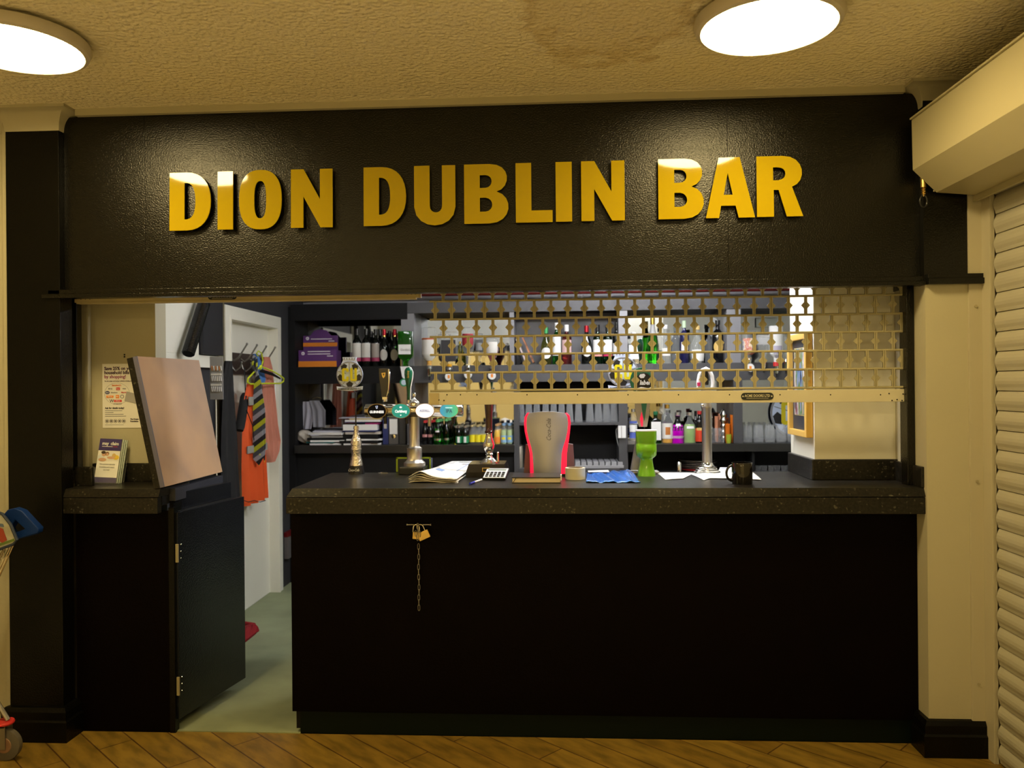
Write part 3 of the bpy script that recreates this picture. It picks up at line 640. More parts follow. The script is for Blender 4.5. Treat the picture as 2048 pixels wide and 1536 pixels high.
# bar lamps: fluorescent batten fittings on the bar ceiling
def batten(x, y, ln, label, k=1.0):
    t = thing('batten_light', label, 'ceiling lamp', (x, y, HB), 'fluorescent fittings on the bar ceiling')
    B().box(x - ln / 2, x + ln / 2, y - .05, y + .05, HB - .05, HB, .006).out('housing', white, t)
    B().box(x - ln / 2 + .02, x + ln / 2 - .02, y - .045, y + .045, HB - .09, HB - .05, .012).out('tube_cover', mat('cool lamp tube %.2f' % k, (.9, .9, .9), .5, emit=COOL, est=BARL * k), t)
batten(.35, .37, 1.3, 'white fluorescent fitting on the bar ceiling right above the counter')
batten(.55, 2.0, 1.2, 'white fluorescent fitting on the bar ceiling in front of the back shelves', .55)
batten(-1.25, .95, .6, 'short fluorescent fitting on the bar ceiling near the side door', .2)
# red pipe and pale boxing above the shelves
pA = PY(838, 588, 2.95); pB = PY(1800, 579, 2.95)
B1 = B().cyl((pA.x - 1.2, 2.95, pA.z), (2.35, 2.95, pA.z), .020, seg=10).out('red_pipe', mat('dark red paint', (.09, .008, .006), .4), None, True)
tag(B1, 'long dark red pipe running above the back bar shelves', 'pipe'); solo(B1)
# ------------------------------------------------------------------ back bar
YU = 2.74; YM = 3.08
S1 = PY(1150, 728.5, YU).z; C1 = PY(1150, 888, YU).z; S1B = PY(1150, 763, YU).z; C1B = PY(1150, 904, YU).z
TF0 = PY(1150, 623, YU).z; TF1 = PY(1150, 606, YU).z
def dv(px, w_=None): return PY(px, 780, YU).x
dv0 = dv
bu = thing('back_bar_unit', 'black back bar with mirror backed shelves full of bottles', 'back bar', (.15, 2.9, 0))
xa = PY(582, 700, YU).x; XE = 2.3
XS = dv0(816)  # boards left of this are darker: lamp fall-off put into their colour
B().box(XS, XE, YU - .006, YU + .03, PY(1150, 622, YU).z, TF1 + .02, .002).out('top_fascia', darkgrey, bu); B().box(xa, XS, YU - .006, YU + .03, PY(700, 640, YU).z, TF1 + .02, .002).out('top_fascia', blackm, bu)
B().box(xa, XE, YU + .03, YM + .02, TF1 - .05, TF1 - .03).out('top_board', blackm, bu)
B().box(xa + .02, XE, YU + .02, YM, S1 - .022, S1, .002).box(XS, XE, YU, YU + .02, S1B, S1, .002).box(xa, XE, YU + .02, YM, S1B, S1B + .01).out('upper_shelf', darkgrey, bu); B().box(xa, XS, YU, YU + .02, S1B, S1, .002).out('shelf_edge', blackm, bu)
def stile(pa, pb, z0, z1, nm='divider', m=darkgrey): return B().box(dv(pa), dv(pb), YU + .003, YM, z0, z1, .002).out(nm, m, bu)
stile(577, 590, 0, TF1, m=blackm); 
stile(803, 829, S1, TF1, m=mat('grey divider', (.22, .22, .24), .4)); stile(813, 829, C1, S1B)
stile(1020, 1029, S1, TF1, m=MATS['grey divider']); stile(1027, 1038, 0.8, S1B)
stile(1238, 1256, S1, TF1, m=MATS['grey divider']); stile(1237, 1255, .75, S1B)
stile(1455, 1483, S1, TF1, m=MATS['grey divider']); stile(1467, 1485, C1, S1B)
def mir(pa, pb, z0, z1, m=mirror): return B().box(dv(pa), dv(pb), YM - .012, YM - .004, z0, z1).out('mirror', m, bu)
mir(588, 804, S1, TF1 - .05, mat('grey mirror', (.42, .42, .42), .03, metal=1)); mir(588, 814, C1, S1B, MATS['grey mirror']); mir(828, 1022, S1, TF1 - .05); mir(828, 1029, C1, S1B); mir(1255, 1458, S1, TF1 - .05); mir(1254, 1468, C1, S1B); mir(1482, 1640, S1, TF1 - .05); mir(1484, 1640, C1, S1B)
B().box(dv(1028), dv(1240), YM - .014, YM - .003, S1, TF1).out('back_panel', mat('mid grey board', (.13, .13, .14), .5), bu)
B().box(dv(1036), dv(1238), YM - .014, YM - .003, .3, S1B).out('back_panel', blackm, bu)
gs = PY(1150, 845, YU).z
B().box(dv(1037), dv(1239), YU, YM - .02, gs - .02, gs, .002).out('glass_shelf', darkgrey, bu)
wk = thing('back_worktop', 'black worktop of the back bar, left of the glass racks', 'worktop', (-1.2, 2.9, C1 - .04))
B().box(dv(590), dv(1028), YU - .03, YM, C1B, C1, .004).out('board', mat('black worktop', (.018, .017, .016), .3), wk)
wk2 = thing('back_worktop', 'black worktop of the back bar, right of the glass racks', 'worktop', (1.4, 2.9, C1 - .04))
B().box(dv(1254), XE, YU - .03, YM, C1B, C1, .004).out('board', MATS['black worktop'], wk2)
B().box(dv(590), dv(1028), YM - .3, YM - .28, 0, C1B).out('base_panel', blackm, bu); B().box(dv(1254), XE, YM - .1, YM - .08, 0, C1B).box(dv(1503), dv(1508), YU, YM - .1, 0, C1B).out('base_panel', blackm, bu)
z2 = PY(1400, 948, YU).z
B().box(dv(1254), XE, YU + .0, YM - .1, z2 - .02, z2).out('low_shelf', darkgrey, bu)
zr = PY(1150, 936, YU).z
B().box(dv(1037), dv(1238), YU - .02, YM - .05, zr - .03, zr, .002).out('low_shelf', darkgrey, bu)
# ------------------------------------------------------------------ bottles
def gl(name, col, rough=.04, dark=False):
    return mat(name, col, rough, trans=0 if dark else 1, ior=1.4, spec=.6)
Gwine = gl('dark wine glass', (.004, .005, .004), .06, True); Ggreen = gl('green glass', (.04, .42, .05)); Gbright = gl('bright green glass', (.05, .55, .02)); Gdgreen = gl('deep green glass', (.02, .16, .03)); Gyel = gl('olive yellow glass', (.55, .6, .08))
Gclear = glass; Gbrown = gl('brown glass', (.25, .07, .01)); Gnavy = gl('navy glass', (.01, .01, .05), .06, True); Gred = gl('rose wine glass', (.55, .06, .05)); Gblack = gl('black glass', (.004, .004, .005), .05, True)
Lred = mat('brandy', (.25, .012, .01), .08); Lwh = mat('whisky', (.75, .38, .02), .08); Lmag = mat('magenta spirit', (.42, .0, .40), .08, emit=(.45, 0, .42), est=.25); Lgr = mat('pale green spirit', (.25, .42, .10), .08)
PROF = {
    'wine': [(0, 0), (.94, 0), (1, .012), (1, .62), (.93, .68), (.62, .74), (.38, .79), (.35, .93), (.40, .935), (.40, .975), (.36, .98), (.34, 1), (0, 1)],
    'burgundy': [(0, 0), (.95, 0), (1, .012), (1, .48), (.9, .57), (.55, .70), (.38, .80), (.34, .93), (.39, .935), (.39, .98), (.34, 1), (0, 1)],
    'beer': [(0, 0), (.93, 0), (1, .015), (1, .52), (.82, .64), (.48, .78), (.42, .93), (.47, .94), (.47, .97), (.42, 1), (0, 1)],
    'mixer': [(0, 0), (.92, 0), (1, .02), (1, .56), (.86, .68), (.55, .82), (.5, .90), (.56, .91), (.56, .95), (.5, 1), (0, 1)],
    'spirit': [(0, 0), (.95, 0), (1, .01), (1, .66), (.92, .71), (.5, .77), (.38, .80), (.36, .90), (.42, .91), (.42, .99), (.38, 1), (0, 1)],
    'round': [(0, 0), (.75, 0), (.85, .01), (1, .18), (1, .36), (.85, .52), (.5, .66), (.34, .74), (.31, .90), (.37, .91), (.37, .99), (0, 1)],
    'bell': [(0, 0), (.98, 0), (1, .03), (.92, .16), (1, .22), (.99, .46), (.86, .58), (.5, .70), (.36, .76), (.34, .88), (.42, .89), (.42, .99), (0, 1)],
    'square': [(0, 0), (1, 0), (1.02, .01), (1.02, .64), (.95, .70), (.45, .78), (.36, .81), (.34, .90), (.40, .91), (.40, .99), (0, 1)],
}
PCACHE = {}
def bottle_parts(kind, R, Hh, g, lab, cap, inv, liq):
    key = (kind, round(R, 4), round(Hh, 3), g.name, str([(l[0], l[1], l[2].name, l[3:]) for l in lab]), cap and cap.name, inv, liq and (liq[0].name, liq[1]))
    if key in PCACHE: return PCACHE[key]
    pr = [(r * R, z * Hh) for r, z in PROF[kind]]
    if inv: pr = [(r, Hh - z) for r, z in pr][::-1]
    sy = .75 if kind == 'square' else 1; out = []
    seg = 4 if False else 20
    if kind == 'square':
        b = B(); b.loft([[Vector((p[0], p[1], z)) for p in ell(0, 0, max(r, 1e-4), max(r, 1e-4) * sy, 20, 5 if r > R * .6 else 2)] for r, z in pr])
    else: b = B(); b.lathe(pr, seg=seg)
    out.append(('glass_body', b.data('glass_body', True), g))
    def rad(zf):
        P = PROF[kind]
        for (r0, z0), (r1, z1) in zip(P[1:], P[2:]):
            if z0 <= zf <= z1 and z1 > z0: return r0 + (r1 - r0) * (zf - z0) / (z1 - z0)
        return 1
    for l in lab:
        z0, z1, m = l[0], l[1], l[2]; a = (l[3] if len(l) > 3 else .36) * PI; b = B(); n = 6
        pf = [((rad(z0 + (z1 - z0) * i / n)) * R * 1.015 + .0006, (z0 + (z1 - z0) * i / n) * Hh) for i in range(n + 1)]
        if inv: pf = [(r, Hh - z) for r, z in pf]
        if len(l) > 4:   # oval label
            rr = rad((z0 + z1) / 2) * R * 1.015 + .0006; cz = (z0 + z1) / 2 * Hh; hz = (z1 - z0) / 2 * Hh
            ang = lambda k: a * math.cos(k)
            def ov(u, v, rr=rr, cz=cz, hz=hz): th_ = 2 * PI * u; s_ = a * v * math.cos(th_); return Vector((rr * math.sin(s_), -rr * math.cos(s_), cz + hz * v * math.sin(th_)))
            b.grid(ov, 20, 5)
            pts = 0
        elif kind == 'square':
            rr = R * 1.03; b.box(-R * .86, R * .86, -R * sy * 1.05, -R * sy * 1.02, min(p[1] for p in pf), max(p[1] for p in pf))
        else: b.lathe(pf, seg=12, a0=-PI / 2 - a, a1=-PI / 2 + a)
        out.append(('label', b.data('label', kind != 'square'), m))
    if cap:
        zc0 = .90 if kind not in ('wine', 'burgundy') else .84; b = B(); rc = rad(.94) * R + .0012
        pf = [(rc, zc0 * Hh), (rc, Hh * 1.004), (0, Hh * 1.004)]
        if inv: pf = [(r, Hh - z) for r, z in pf]
        b.lathe([(0, pf[0][1])] + pf); out.append(('cap', b.data('cap', True), cap))
    if liq:
        lm, lv = liq; P = PROF[kind]; b = B()
        if inv: pf = [(r * R * .93, Hh - z * Hh) for r, z in P if z > 1 - lv and z < .99][::-1]; zt = lv * Hh; pf = [(0, pf[0][1])] + [q for q in pf if q[1] <= zt]; pf += [(rad(1 - lv) * R * .93, zt), (0, zt)]
        else: pf = [(0, .012 * Hh)] + [(r * R * .93, max(z, .012) * Hh) for r, z in P if 0 < z < lv or (z == 0 and r > 0)]; pf += [(rad(lv) * R * .93, lv * Hh), (0, lv * Hh)]
        b.lathe(pf); out.append(('liquid', b.data('liquid', True), lm))
    for nme, me, m in out: me.materials.append(m)
    PCACHE[key] = out; return out
def bottle(name, label, x, y, z, R, Hh, kind, g, lab=(), cap=None, group=None, inv=False, liq=None, cat='bottle', rz=0):
    t = thing(name, label, cat, (x, y, z), group, rz)
    for nme, me, m in bottle_parts(kind, R, Hh, g, lab, cap, inv, liq):
        o = bpy.data.objects.new(nme, me); COL.objects.link(o); o.parent = t; ORG[o.name] = ORG[t.name]
    return t
def BP(name, label, px, top, y, zs, wpx, kind, g, lab=(), cap=None, group=None, liq=None, **k):
    """bottle standing on height zs, seen at column px with its top at row `top` and wpx wide"""
    p = PY(px, top, y); R = wpx / 2 / FPX * (y + 3.36); return bottle(name, label, p.x, y, zs, R, max(.05, p.z - zs), kind, g, lab, cap, group, liq=liq, **k)
LW = mat('cream label', (.72, .70, .66), .6); LWh = paper; LG = mat('gold label', (.6, .4, .12), .4); LB = mat('blue label', (.08, .12, .45), .5); LO = mat('orange label', (.8, .25, .03), .5); LY = mat('yellow label', (.85, .72, .02), .5); LGr = mat('green label', (.02, .25, .10), .5); LBl = mat('black label', (.015, .015, .02), .5); LLb = mat('light blue label', (.25, .45, .65), .5)
Wk = mat('pink band', (.35, .03, .10), .5); foilr = mat('red foil', (.35, .01, .02), .3, metal=.5); foilg = mat('gold foil', (.75, .5, .12), .25, metal=1); foils = mat('silver foil', (.6, .6, .6), .3, metal=1); blkc = blackpl; whc = white; foilgr = mat('green foil', (.05, .3, .1), .3, metal=.4)
RW = 'red wine bottles on the upper back bar shelf'
BP('wine_bottle', 'leftmost dark wine bottle with a white label, beside the purple box', 714, 658, 2.82, S1, 19, 'wine', Gwine, [(.24, .62, LW), (.14, .235, Wk)], blkc, RW)
BP('wine_bottle', 'second dark wine bottle with a white label from the purple box', 732.5, 658, 2.82, S1, 19, 'wine', Gwine, [(.24, .62, LW), (.14, .235, Wk)], blkc, RW)
BP('wine_bottle', 'third dark wine bottle with a dull label, third from the purple box', 751, 659, 2.84, S1, 18, 'wine', Gwine, [(.24, .62, mat('grey beige label', (.35, .31, .28), .6)), (.14, .235, Wk)], blkc, RW)
BP('wine_bottle', 'dark wine bottle behind the gap between the second and third wine bottles', 742, 663, 2.98, S1, 17, 'wine', Gwine, (), blkc, RW)
BP('wine_bottle', 'dark wine bottle behind the third wine bottle', 760, 659, 2.99, S1, 17, 'wine', Gwine, (), blkc, RW)
BP('wine_bottle', 'dark wine bottle with red and gold foil and an oval label, left one of two', 768.5, 659, 2.84, S1, 19, 'burgundy', Gwine, [(.16, .46, LW, .27, 1), (.80, .86, foilg)], foilr, RW)
BP('wine_bottle', 'dark wine bottle standing behind the two oval labelled bottles', 779, 662, 2.99, S1, 17, 'wine', Gwine, (), blkc, RW)
BP('wine_bottle', 'dark wine bottle with red and gold foil and an oval label, right one of two', 789.5, 659, 2.84, S1, 19, 'burgundy', Gwine, [(.16, .46, mat('tan label', (.42, .38, .28), .6), .27, 1), (.80, .86, foilg)], foilr, RW)
# charity collection box
cbx = thing('snack_box', 'purple and orange cardboard counter display box on the upper shelf', 'cardboard box', (PY(636, 728, 2.84).x, 2.84, S1))
pur = mat('purple card', (.10, .03, .16), .5); ora = mat('orange card', (.75, .24, .02), .5)
def R4(x0, x1, y0, y1, yy): a = PY(x0, y1, yy); c = PY(x1, y0, yy); return a.x, c.x, a.z, c.z
x0, x1, z0, z1 = R4(598, 673, 700, 728, 2.80); B().box(x0, x1, 2.79, 2.93, S1, z1, .001).out('front_tray', pur, cbx)
B().box(x0 - .001, x1 + .001, 2.788, 2.80, S1, S1 + .045).out('orange_band', ora, cbx)
x0, x1, z0, z1 = R4(607, 675, 671, 700, 2.93); B().box(x0, x1, 2.925, 2.95, S1, z1).out('back_card', pur, cbx); B().box(x0, x1, 2.921, 2.926, z1 - .085, z1 - .055).out('orange_band', ora, cbx)
cxm = (x0 + x1) / 2
shape('header_flap', [(-.085, 0), (-.05, .04), (.0, .052), (.05, .04), (.085, 0)], [], .003, FY(cxm, 2.935, z1), pur, cbx)
b = B(); random.seed(3)
for k in range(26): xx = x0 + .0 + (x1 - x0) * random.random(); b.box(xx - .012, xx + .012, 2.83, 2.90, S1 + .08, S1 + .118 + .008 * random.random(), .003)
b.out('packets', noise_mat('mixed packets', ['#e8e4e0', '#7fae5a', '#e8e4e0', '#b44a8a', '#e8e8ea'], (1, 1, 1), .4, 40), cbx)
for (px, py) in ((615, 677), (606, 707)):
    q = PY(px, py, 2.918 if px > 610 else 2.785); shape('price_spot', ell(0, 0, .013, .013, 24), [], .001, FY(q.x, q.y, q.z), textwh, cbx)
    text('price_text', '£1', .015, FY(q.x, q.y - .001, q.z), pur, cbx, bold=.0005)
for (px, py, wpx, yy) in ((643, 678, 44, 2.92), (638, 703, 46, 2.787), (638, 708, 46, 2.787), (660, 712, 12, 2.787), (663, 682, 12, 2.92)):
    q = PY(px, py, yy); hw = wpx / 2 / FPX * 6.2; B().box(q.x - hw, q.x + hw, yy - .0015, yy - .0005, q.z - .003, q.z + .003).out('print_line', textwh, cbx)
# optics ----------------------------------------------------------
def optic(name, label, px, top, neck, wpx, kind, g, lab, liq, badge=True, y=2.70, cat='bottle', drop=1.0, cap=None):
    p = PY(px, top, y); q = PY(px, neck, y); R = wpx / 2 / FPX * (y + 3.36); Hh = p.z - q.z
    t = thing(name, label, cat, (p.x, y, q.z), 'inverted spirit bottles on optics')
    for nme, me, m in bottle_parts(kind, R, Hh, g, lab, cap, True, liq):
        o = bpy.data.objects.new(nme, me); COL.objects.link(o); o.parent = t; ORG[o.name] = ORG[t.name]
    m_ = B(); m_.lathe([(0, -.055), (.010, -.055), (.016, -.045), (.017, .0), (.019, .004), (.013, .02), (0, .02)], (p.x, y, q.z), 16); m_.out('optic_measure', chrome, t, True)
    B().lathe([(0, -.085), (.005, -.085), (.007, -.055), (0, -.055)], (p.x, y, q.z), 10).out('spout', blackpl, t, True)
    B().box(p.x - .006, p.x + .006, y + .012, YU + (.0 if y < YU else .3), q.z - .03, q.z - .015).out('bracket', chrome, t)
    if badge:
        M4 = Matrix.Translation((p.x, y - .03, q.z - .05)) @ Matrix.Rotation(PI / 2, 4, 'X')
        B().lathe([(0, 0), (.028, 0), (.030, .003), (.028, .006), (0, .006)], (0, 0, 0), 24, M=M4).out('optic_badge', white, t, True)
        B().box(p.x - .008, p.x + .008, y - .0375, y - .0355, q.z - .063, q.z - .038).out('badge_mark', LO, t)
    return t
optic('gin_bottle', 'green square gin bottle with a white label hanging upside down', 811, 663, 737, 29, 'square', Gbright, [(.36, .62, LWh)], None, False, 2.62)
gb = COL.objects['gin_bottle'] if 'gin_bottle' in COL.objects else None
q = PY(811, 699, 2.58); text('label_script', "Gordon's", .024, FY(q.x, 2.5745, q.z - .002), mat('grey print', (.25, .25, .25), .6), gb, shear=.25, sx=.85)
q = PY(811, 745, 2.58); shape('shelf_talker', [(-.034, .045), (.028, .045), (.02, -.03), (.0, -.06), (-.022, -.03)], [], .002, FY(q.x - .008, 2.60, q.z), white, gb)
shape('talker_disc', ell(0, 0, .030, .030), [], .003, FY(PY(808, 765, 2.6).x, 2.596, PY(808, 765, 2.6).z), LGr, gb); shape('talker_disc', ell(0, 0, .02, .02), [], .003, FY(PY(808, 765, 2.6).x, 2.594, PY(808, 765, 2.6).z), mat('pale blue disc', (.5, .6, .7), .5), gb)
optic('whisky_bottle', 'upside down clear bottle with a tall cream label and amber whisky, first optic', 858, 655, 738, 29, 'spirit', Gclear, [(.30, .80, LW, .40), (.26, .30, mat('rust band', (.4, .08, .02), .5), .4)], (Lwh, .34), False, 2.66)
optic('whiskey_bottle', 'upside down square bottle with a black label, second optic', 898, 664, 740, 34, 'square', Gclear, [(.22, .78, LBl)], (Lwh, .16))
optic('vodka_bottle', 'upside down clear bottle with a dark red label, third optic', 936, 655, 736, 27, 'round', Gclear, [(.16, .45, mat('dark red label', (.30, .02, .03), .5), .3)], None)
optic('spirit_bottle', 'slim clear bottle upside down between the red labelled and the round optics', 958, 668, 728, 16, 'spirit', Gclear, [(.3, .55, mat('grey label', (.3, .3, .3), .5), .3)], None, False, 2.90)
optic('brandy_bottle', 'round bottle of dark red brandy with a cream oval label on an optic', 984, 677, 738, 27, 'round', Gclear, [(.12, .48, LW, .32)], (Lred, .72))
BP('miniature_bottle', 'small clear bottle with a white cap standing beside the brandy optic', 1014, 686, 2.86, S1, 12, 'spirit', Gclear, (), whc)
BP('spirit_bottle', 'small greenish bottle standing behind the whiskey optic', 920, 683, 2.95, S1, 10, 'beer', Gyel, (), foilg)
# leaflets and white wine on the grey backed shelf
le = thing('leaflet_stack', 'dark booklets with orange print leaning on the upper shelf', 'leaflets', (PY(1045, 727, 2.85).x, 2.85, S1))
for k, (a, c, m) in enumerate((((1028, 676), (1040, 727), blackm), ((1032, 680), (1052, 727), mat('pale pink cover', (.6, .5, .5), .5)), ((1044, 676), (1066, 726), noise_mat('brown orange cover', ['#1a1512', '#c07a4a', '#1a1512'], (1, 1, 1), .4, 12)))):
    A = PY(a[0], a[1], 2.86 - k * .02); D = PY(c[0], c[1], 2.86 - k * .02); v = (A - D); n_ = Vector((v.z, 0, -v.x)).normalized() * .012
    B().loft([[Vector((p.x, 2.80 - k * .01, p.z)) for p in (D, D + n_, A + n_, A)], [Vector((p.x, 2.95 - k * .01, p.z)) for p in (D, D + n_, A + n_, A)]]).out('booklet', m, le)
WB = 'wine bottles on the grey backed shelf'
BP('wine_bottle', 'yellow green white wine bottle with a white oval label and green foil', 1092, 655, 2.85, S1, 21, 'burgundy', Gyel, [(.16, .46, LWh, .33, 1)], foilgr, WB)
BP('wine_bottle', 'pale wine bottle with a tall white label and white foil', 1113, 646, 2.86, S1, 18, 'wine', Ggreen, [(.22, .68, LWh)], whc, WB)
BP('wine_bottle', 'rose wine bottle with a pink label and white foil', 1133, 650, 2.85, S1, 20, 'wine', Gred, [(.3, .62, mat('pink print label', (.6, .4, .4), .5))], whc, WB)
BP('wine_bottle', 'black wine bottle with a white oval label and red foil', 1173, 652, 2.85, S1, 21, 'burgundy', Gwine, [(.2, .5, LWh, .3, 1)], foilr, WB)
BP('wine_bottle', 'red wine bottle with a large white label, left of a matching pair', 1195, 650, 2.85, S1, 19, 'wine', Gdgreen, [(.26, .62, LWh), (.2, .25, mat('pink strip', (.7, .3, .25), .5))], blkc, WB)
BP('wine_bottle', 'red wine bottle with a large white label, right of a matching pair', 1215, 650, 2.85, S1, 19, 'wine', Gdgreen, [(.26, .62, LWh), (.2, .25, mat('crimson strip', (.5, .02, .1), .5))], blkc, WB)
BP('wine_bottle', 'tall dark wine bottle at the end of the grey backed shelf', 1233, 645, 2.87, S1, 16, 'wine', Gwine, [(.2, .5, LWh)], blkc, WB)
# spirits in the bright mirrored bay
SB = 'spirit bottles in the bright mirrored bay'
BP('spirit_bottle', 'clear bottle with a white framed label at the left of the bright bay', 1267, 665, 2.84, S1, 24, 'square', Gclear, [(.15, .6, LWh)], whc, SB)
BP('spirit_bottle', 'tall bright green bottle with a grey foil neck', 1305, 634, 2.84, S1, 21, 'burgundy', Gbright, [(.62, .9, mat('grey neck foil', (.3, .3, .3), .4), .5)], foilg, SB)
BP('spirit_bottle', 'clear bottle with a faint gold label beside the green bottle', 1331, 650, 2.88, S1, 19, 'spirit', Gclear, [(.2, .4, LW, .3)], whc, SB)
BP('spirit_bottle', 'clear slim bottle left of the navy bottle', 1351, 652, 2.86, S1, 15, 'wine', Gclear, (), None, SB)
BP('spirit_bottle', 'navy bottle with a white label and pale green cap', 1368, 642, 2.84, S1, 18, 'wine', Gnavy, [(.3, .5, LW, .25)], mat('pale green cap', (.5, .65, .45), .4), SB)
BP('spirit_bottle', 'wide clear white printed bottle with a wooden stopper', 1394, 652, 2.84, S1, 28, 'round', Gclear, [(.06, .36, LWh, .3)], mat('wooden stopper', (.7, .5, .2), .5), SB)
BP('spirit_bottle', 'grey clear bottle behind the black gold labelled bottle', 1418, 664, 2.92, S1, 16, 'spirit', Gclear, (), None, SB)
BP('spirit_bottle', 'black bottle with a round gold label at the right of the bright bay', 1435, 641, 2.84, S1, 22, 'spirit', Gblack, [(.24, .52, LG, .3, 1)], blkc, SB)
# right hand optics
optic('rum_bottle', 'upside down clear bottle with a colourful label, left optic of the right bay', 1498, 662, 722, 26, 'spirit', Gclear, [(.25, .8, noise_mat('mixed label', ['#d8d8d8', '#c0563a', '#e4dcc0', '#7a6aa8'], (1, 1, 1), .5, 30), .4)], (Lwh, .1))
optic('spirit_bottle', 'upside down clear bottle with a blank face, middle optic of the right bay', 1527, 674, 722, 27, 'round', Gclear, (), None, False)
optic('liqueur_bottle', 'white opaque bottle upside down, tapering to a red neck, right bay', 1552, 652, 732, 27, 'spirit', mat('white bottle', (.8, .8, .8), .3), [(.5, .8, mat('lilac label', (.45, .42, .55), .5), .2)], None, False, cap=redp)
optic('spirit_bottle', 'upside down clear bottle half hidden by the picture frame', 1572, 672, 724, 20, 'round', Gclear, (), None, False)
pb = B().box(PY(1512, 655, YM - .03).x, PY(1556, 655, YM - .03).x, YM - .035, YM - .028, PY(1512, 655, YM).z, PY(1512, 636, YM).z).out('price_card', mat('grey card', (.35, .38, .33), .6)); tag(pb, 'grey card stuck at the top of the right mirror bay', 'card'); solo(pb)
pb = B().box(PY(1512, 700, YM - .03).x, PY(1537, 700, YM - .03).x, YM - .045, YM - .038, PY(1512, 690, YM).z, PY(1512, 671, YM).z).out('price_card', paper); tag(pb, 'white card with a red strip in the right mirror bay', 'card'); q = pb
solo(pb)
# ------------------------------------------------------------------ lower shelf, left bay: papers, binders, cloths
def sheets(px0, px1, pyb, pyt, y0, y1, m, par, jit=0, rot=0):
    a = PY(px0, pyb, y0); c = PY(px1, pyt, y0); M4 = Matrix.Translation(((a.x + c.x) / 2, (y0 + y1) / 2, a.z)) @ Matrix.Rotation(rot, 4, 'Z')
    w2 = (c.x - a.x) / 2; return B().box(-w2, w2, -(y1 - y0) / 2, (y1 - y0) / 2, 0, c.z - a.z, 0, M4).out('paper', m, par)
ZP = C1
def pile(name, label, cx_, items, cat='papers'):
    t = thing(name, label, cat, (PY(cx_, 888, 2.85).x, 2.88, ZP), 'paper piles on the back bar'); z = ZP
    for (w_, d_, h_, dx_, rot, m) in items:
        M4 = Matrix.Translation((t.location.x + dx_, 2.88, z)) @ Matrix.Rotation(rot, 4, 'Z'); B().box(-w_ / 2, w_ / 2, -d_ / 2, d_ / 2, .0006, h_, .001 if h_ > .004 else 0, M4).out('paper' if h_ < .012 else 'folder', m, t); z += h_
    return t
navyp = mat('navy folder', (.02, .03, .12), .4); greyp = mat('grey blue paper', (.5, .5, .58), .7)
pile('paper_pile', 'low spread pile of notebooks and loose sheets left of the bottle font', 655, [(.24, .26, .012, 0, .1, paper), (.22, .25, .010, -.02, -.1, mat('teal folder', (.01, .12, .12), .5)), (.26, .26, .014, .02, .05, paper), (.26, .24, .018, .0, -.04, blackm), (.24, .24, .016, .02, .03, mat('grey notebook', (.25, .24, .23), .6)), (.25, .2, .006, 0, .15, greyp), (.27, .24, .018, .02, -.12, paper), (.22, .2, .01, .0, .2, greyp)])
pile('paper_pile', 'tall leaning pile of folders and ring files behind the bottle font', 727, [(.28, .26, .010, 0, .1, paper), (.30, .26, .022, -.01, -.03, blackm), (.27, .25, .012, .02, .05, paper), (.28, .24, .035, .0, -.05, blackm), (.27, .24, .018, .01, .06, mat('beige folder', (.5, .46, .4), .6)), (.26, .25, .012, .0, -.1, navyp), (.26, .24, .045, -.01, .04, paper), (.10, .2, .014, .09, -.1, mat('pink folder', (.5, .03, .22), .5)), (.27, .24, .006, .0, .12, navyp), (.27, .24, .016, .02, -.08, paper), (.25, .22, .010, .03, .05, mat('buff folder', (.5, .4, .2), .6)), (.30, .2, .006, -.03, .1, greyp)])
def binder(px0, px1, top, m, label, lab=True):
    x0 = PY(px0, 888, 2.80).x; x1 = PY(px1, 888, 2.80).x; zt = PY(px0, top, 2.80).z
    t = thing('ring_binder', label, 'ring binder', ((x0 + x1) / 2, 2.92, C1), 'ring binders on the back bar')
    B().box(x0 + .001, x1 - .001, 2.80, 3.04, C1, zt, .003).out('cover', m, t)
    if lab:
        B().box(x0 + .008, x1 - .008, 2.797, 2.80, zt - .135, zt - .02).out('spine_label', paper, t)
        B().lathe([(.006, -.003), (.014, -.002), (.015, .001), (.006, .002)], (0, 0, 0), 18, M=Matrix.Translation(((x0 + x1) / 2, 2.799, C1 + .06)) @ Matrix.Rotation(PI / 2, 4, 'X')).out('finger_ring', chrome, t, True)
    return t
bn = binder(765.5, 777, 834, navyp, 'navy ring binder, left of the two grey ones', False)
B().box(PY(768, 860, 2.8).x, PY(773.5, 860, 2.8).x, 2.797, 2.80, C1 + .12, C1 + .21).out('spine_label', mat('beige folder', (.5, .46, .4), .6), bn)
binder(777.5, 797, 833, mat('charcoal binder', (.08, .075, .07), .5), 'charcoal ring binder with a tall white spine label')
binder(798, 812, 836, mat('black binder', (.03, .03, .03), .45), 'black ring binder half hidden by the beer font column', False)
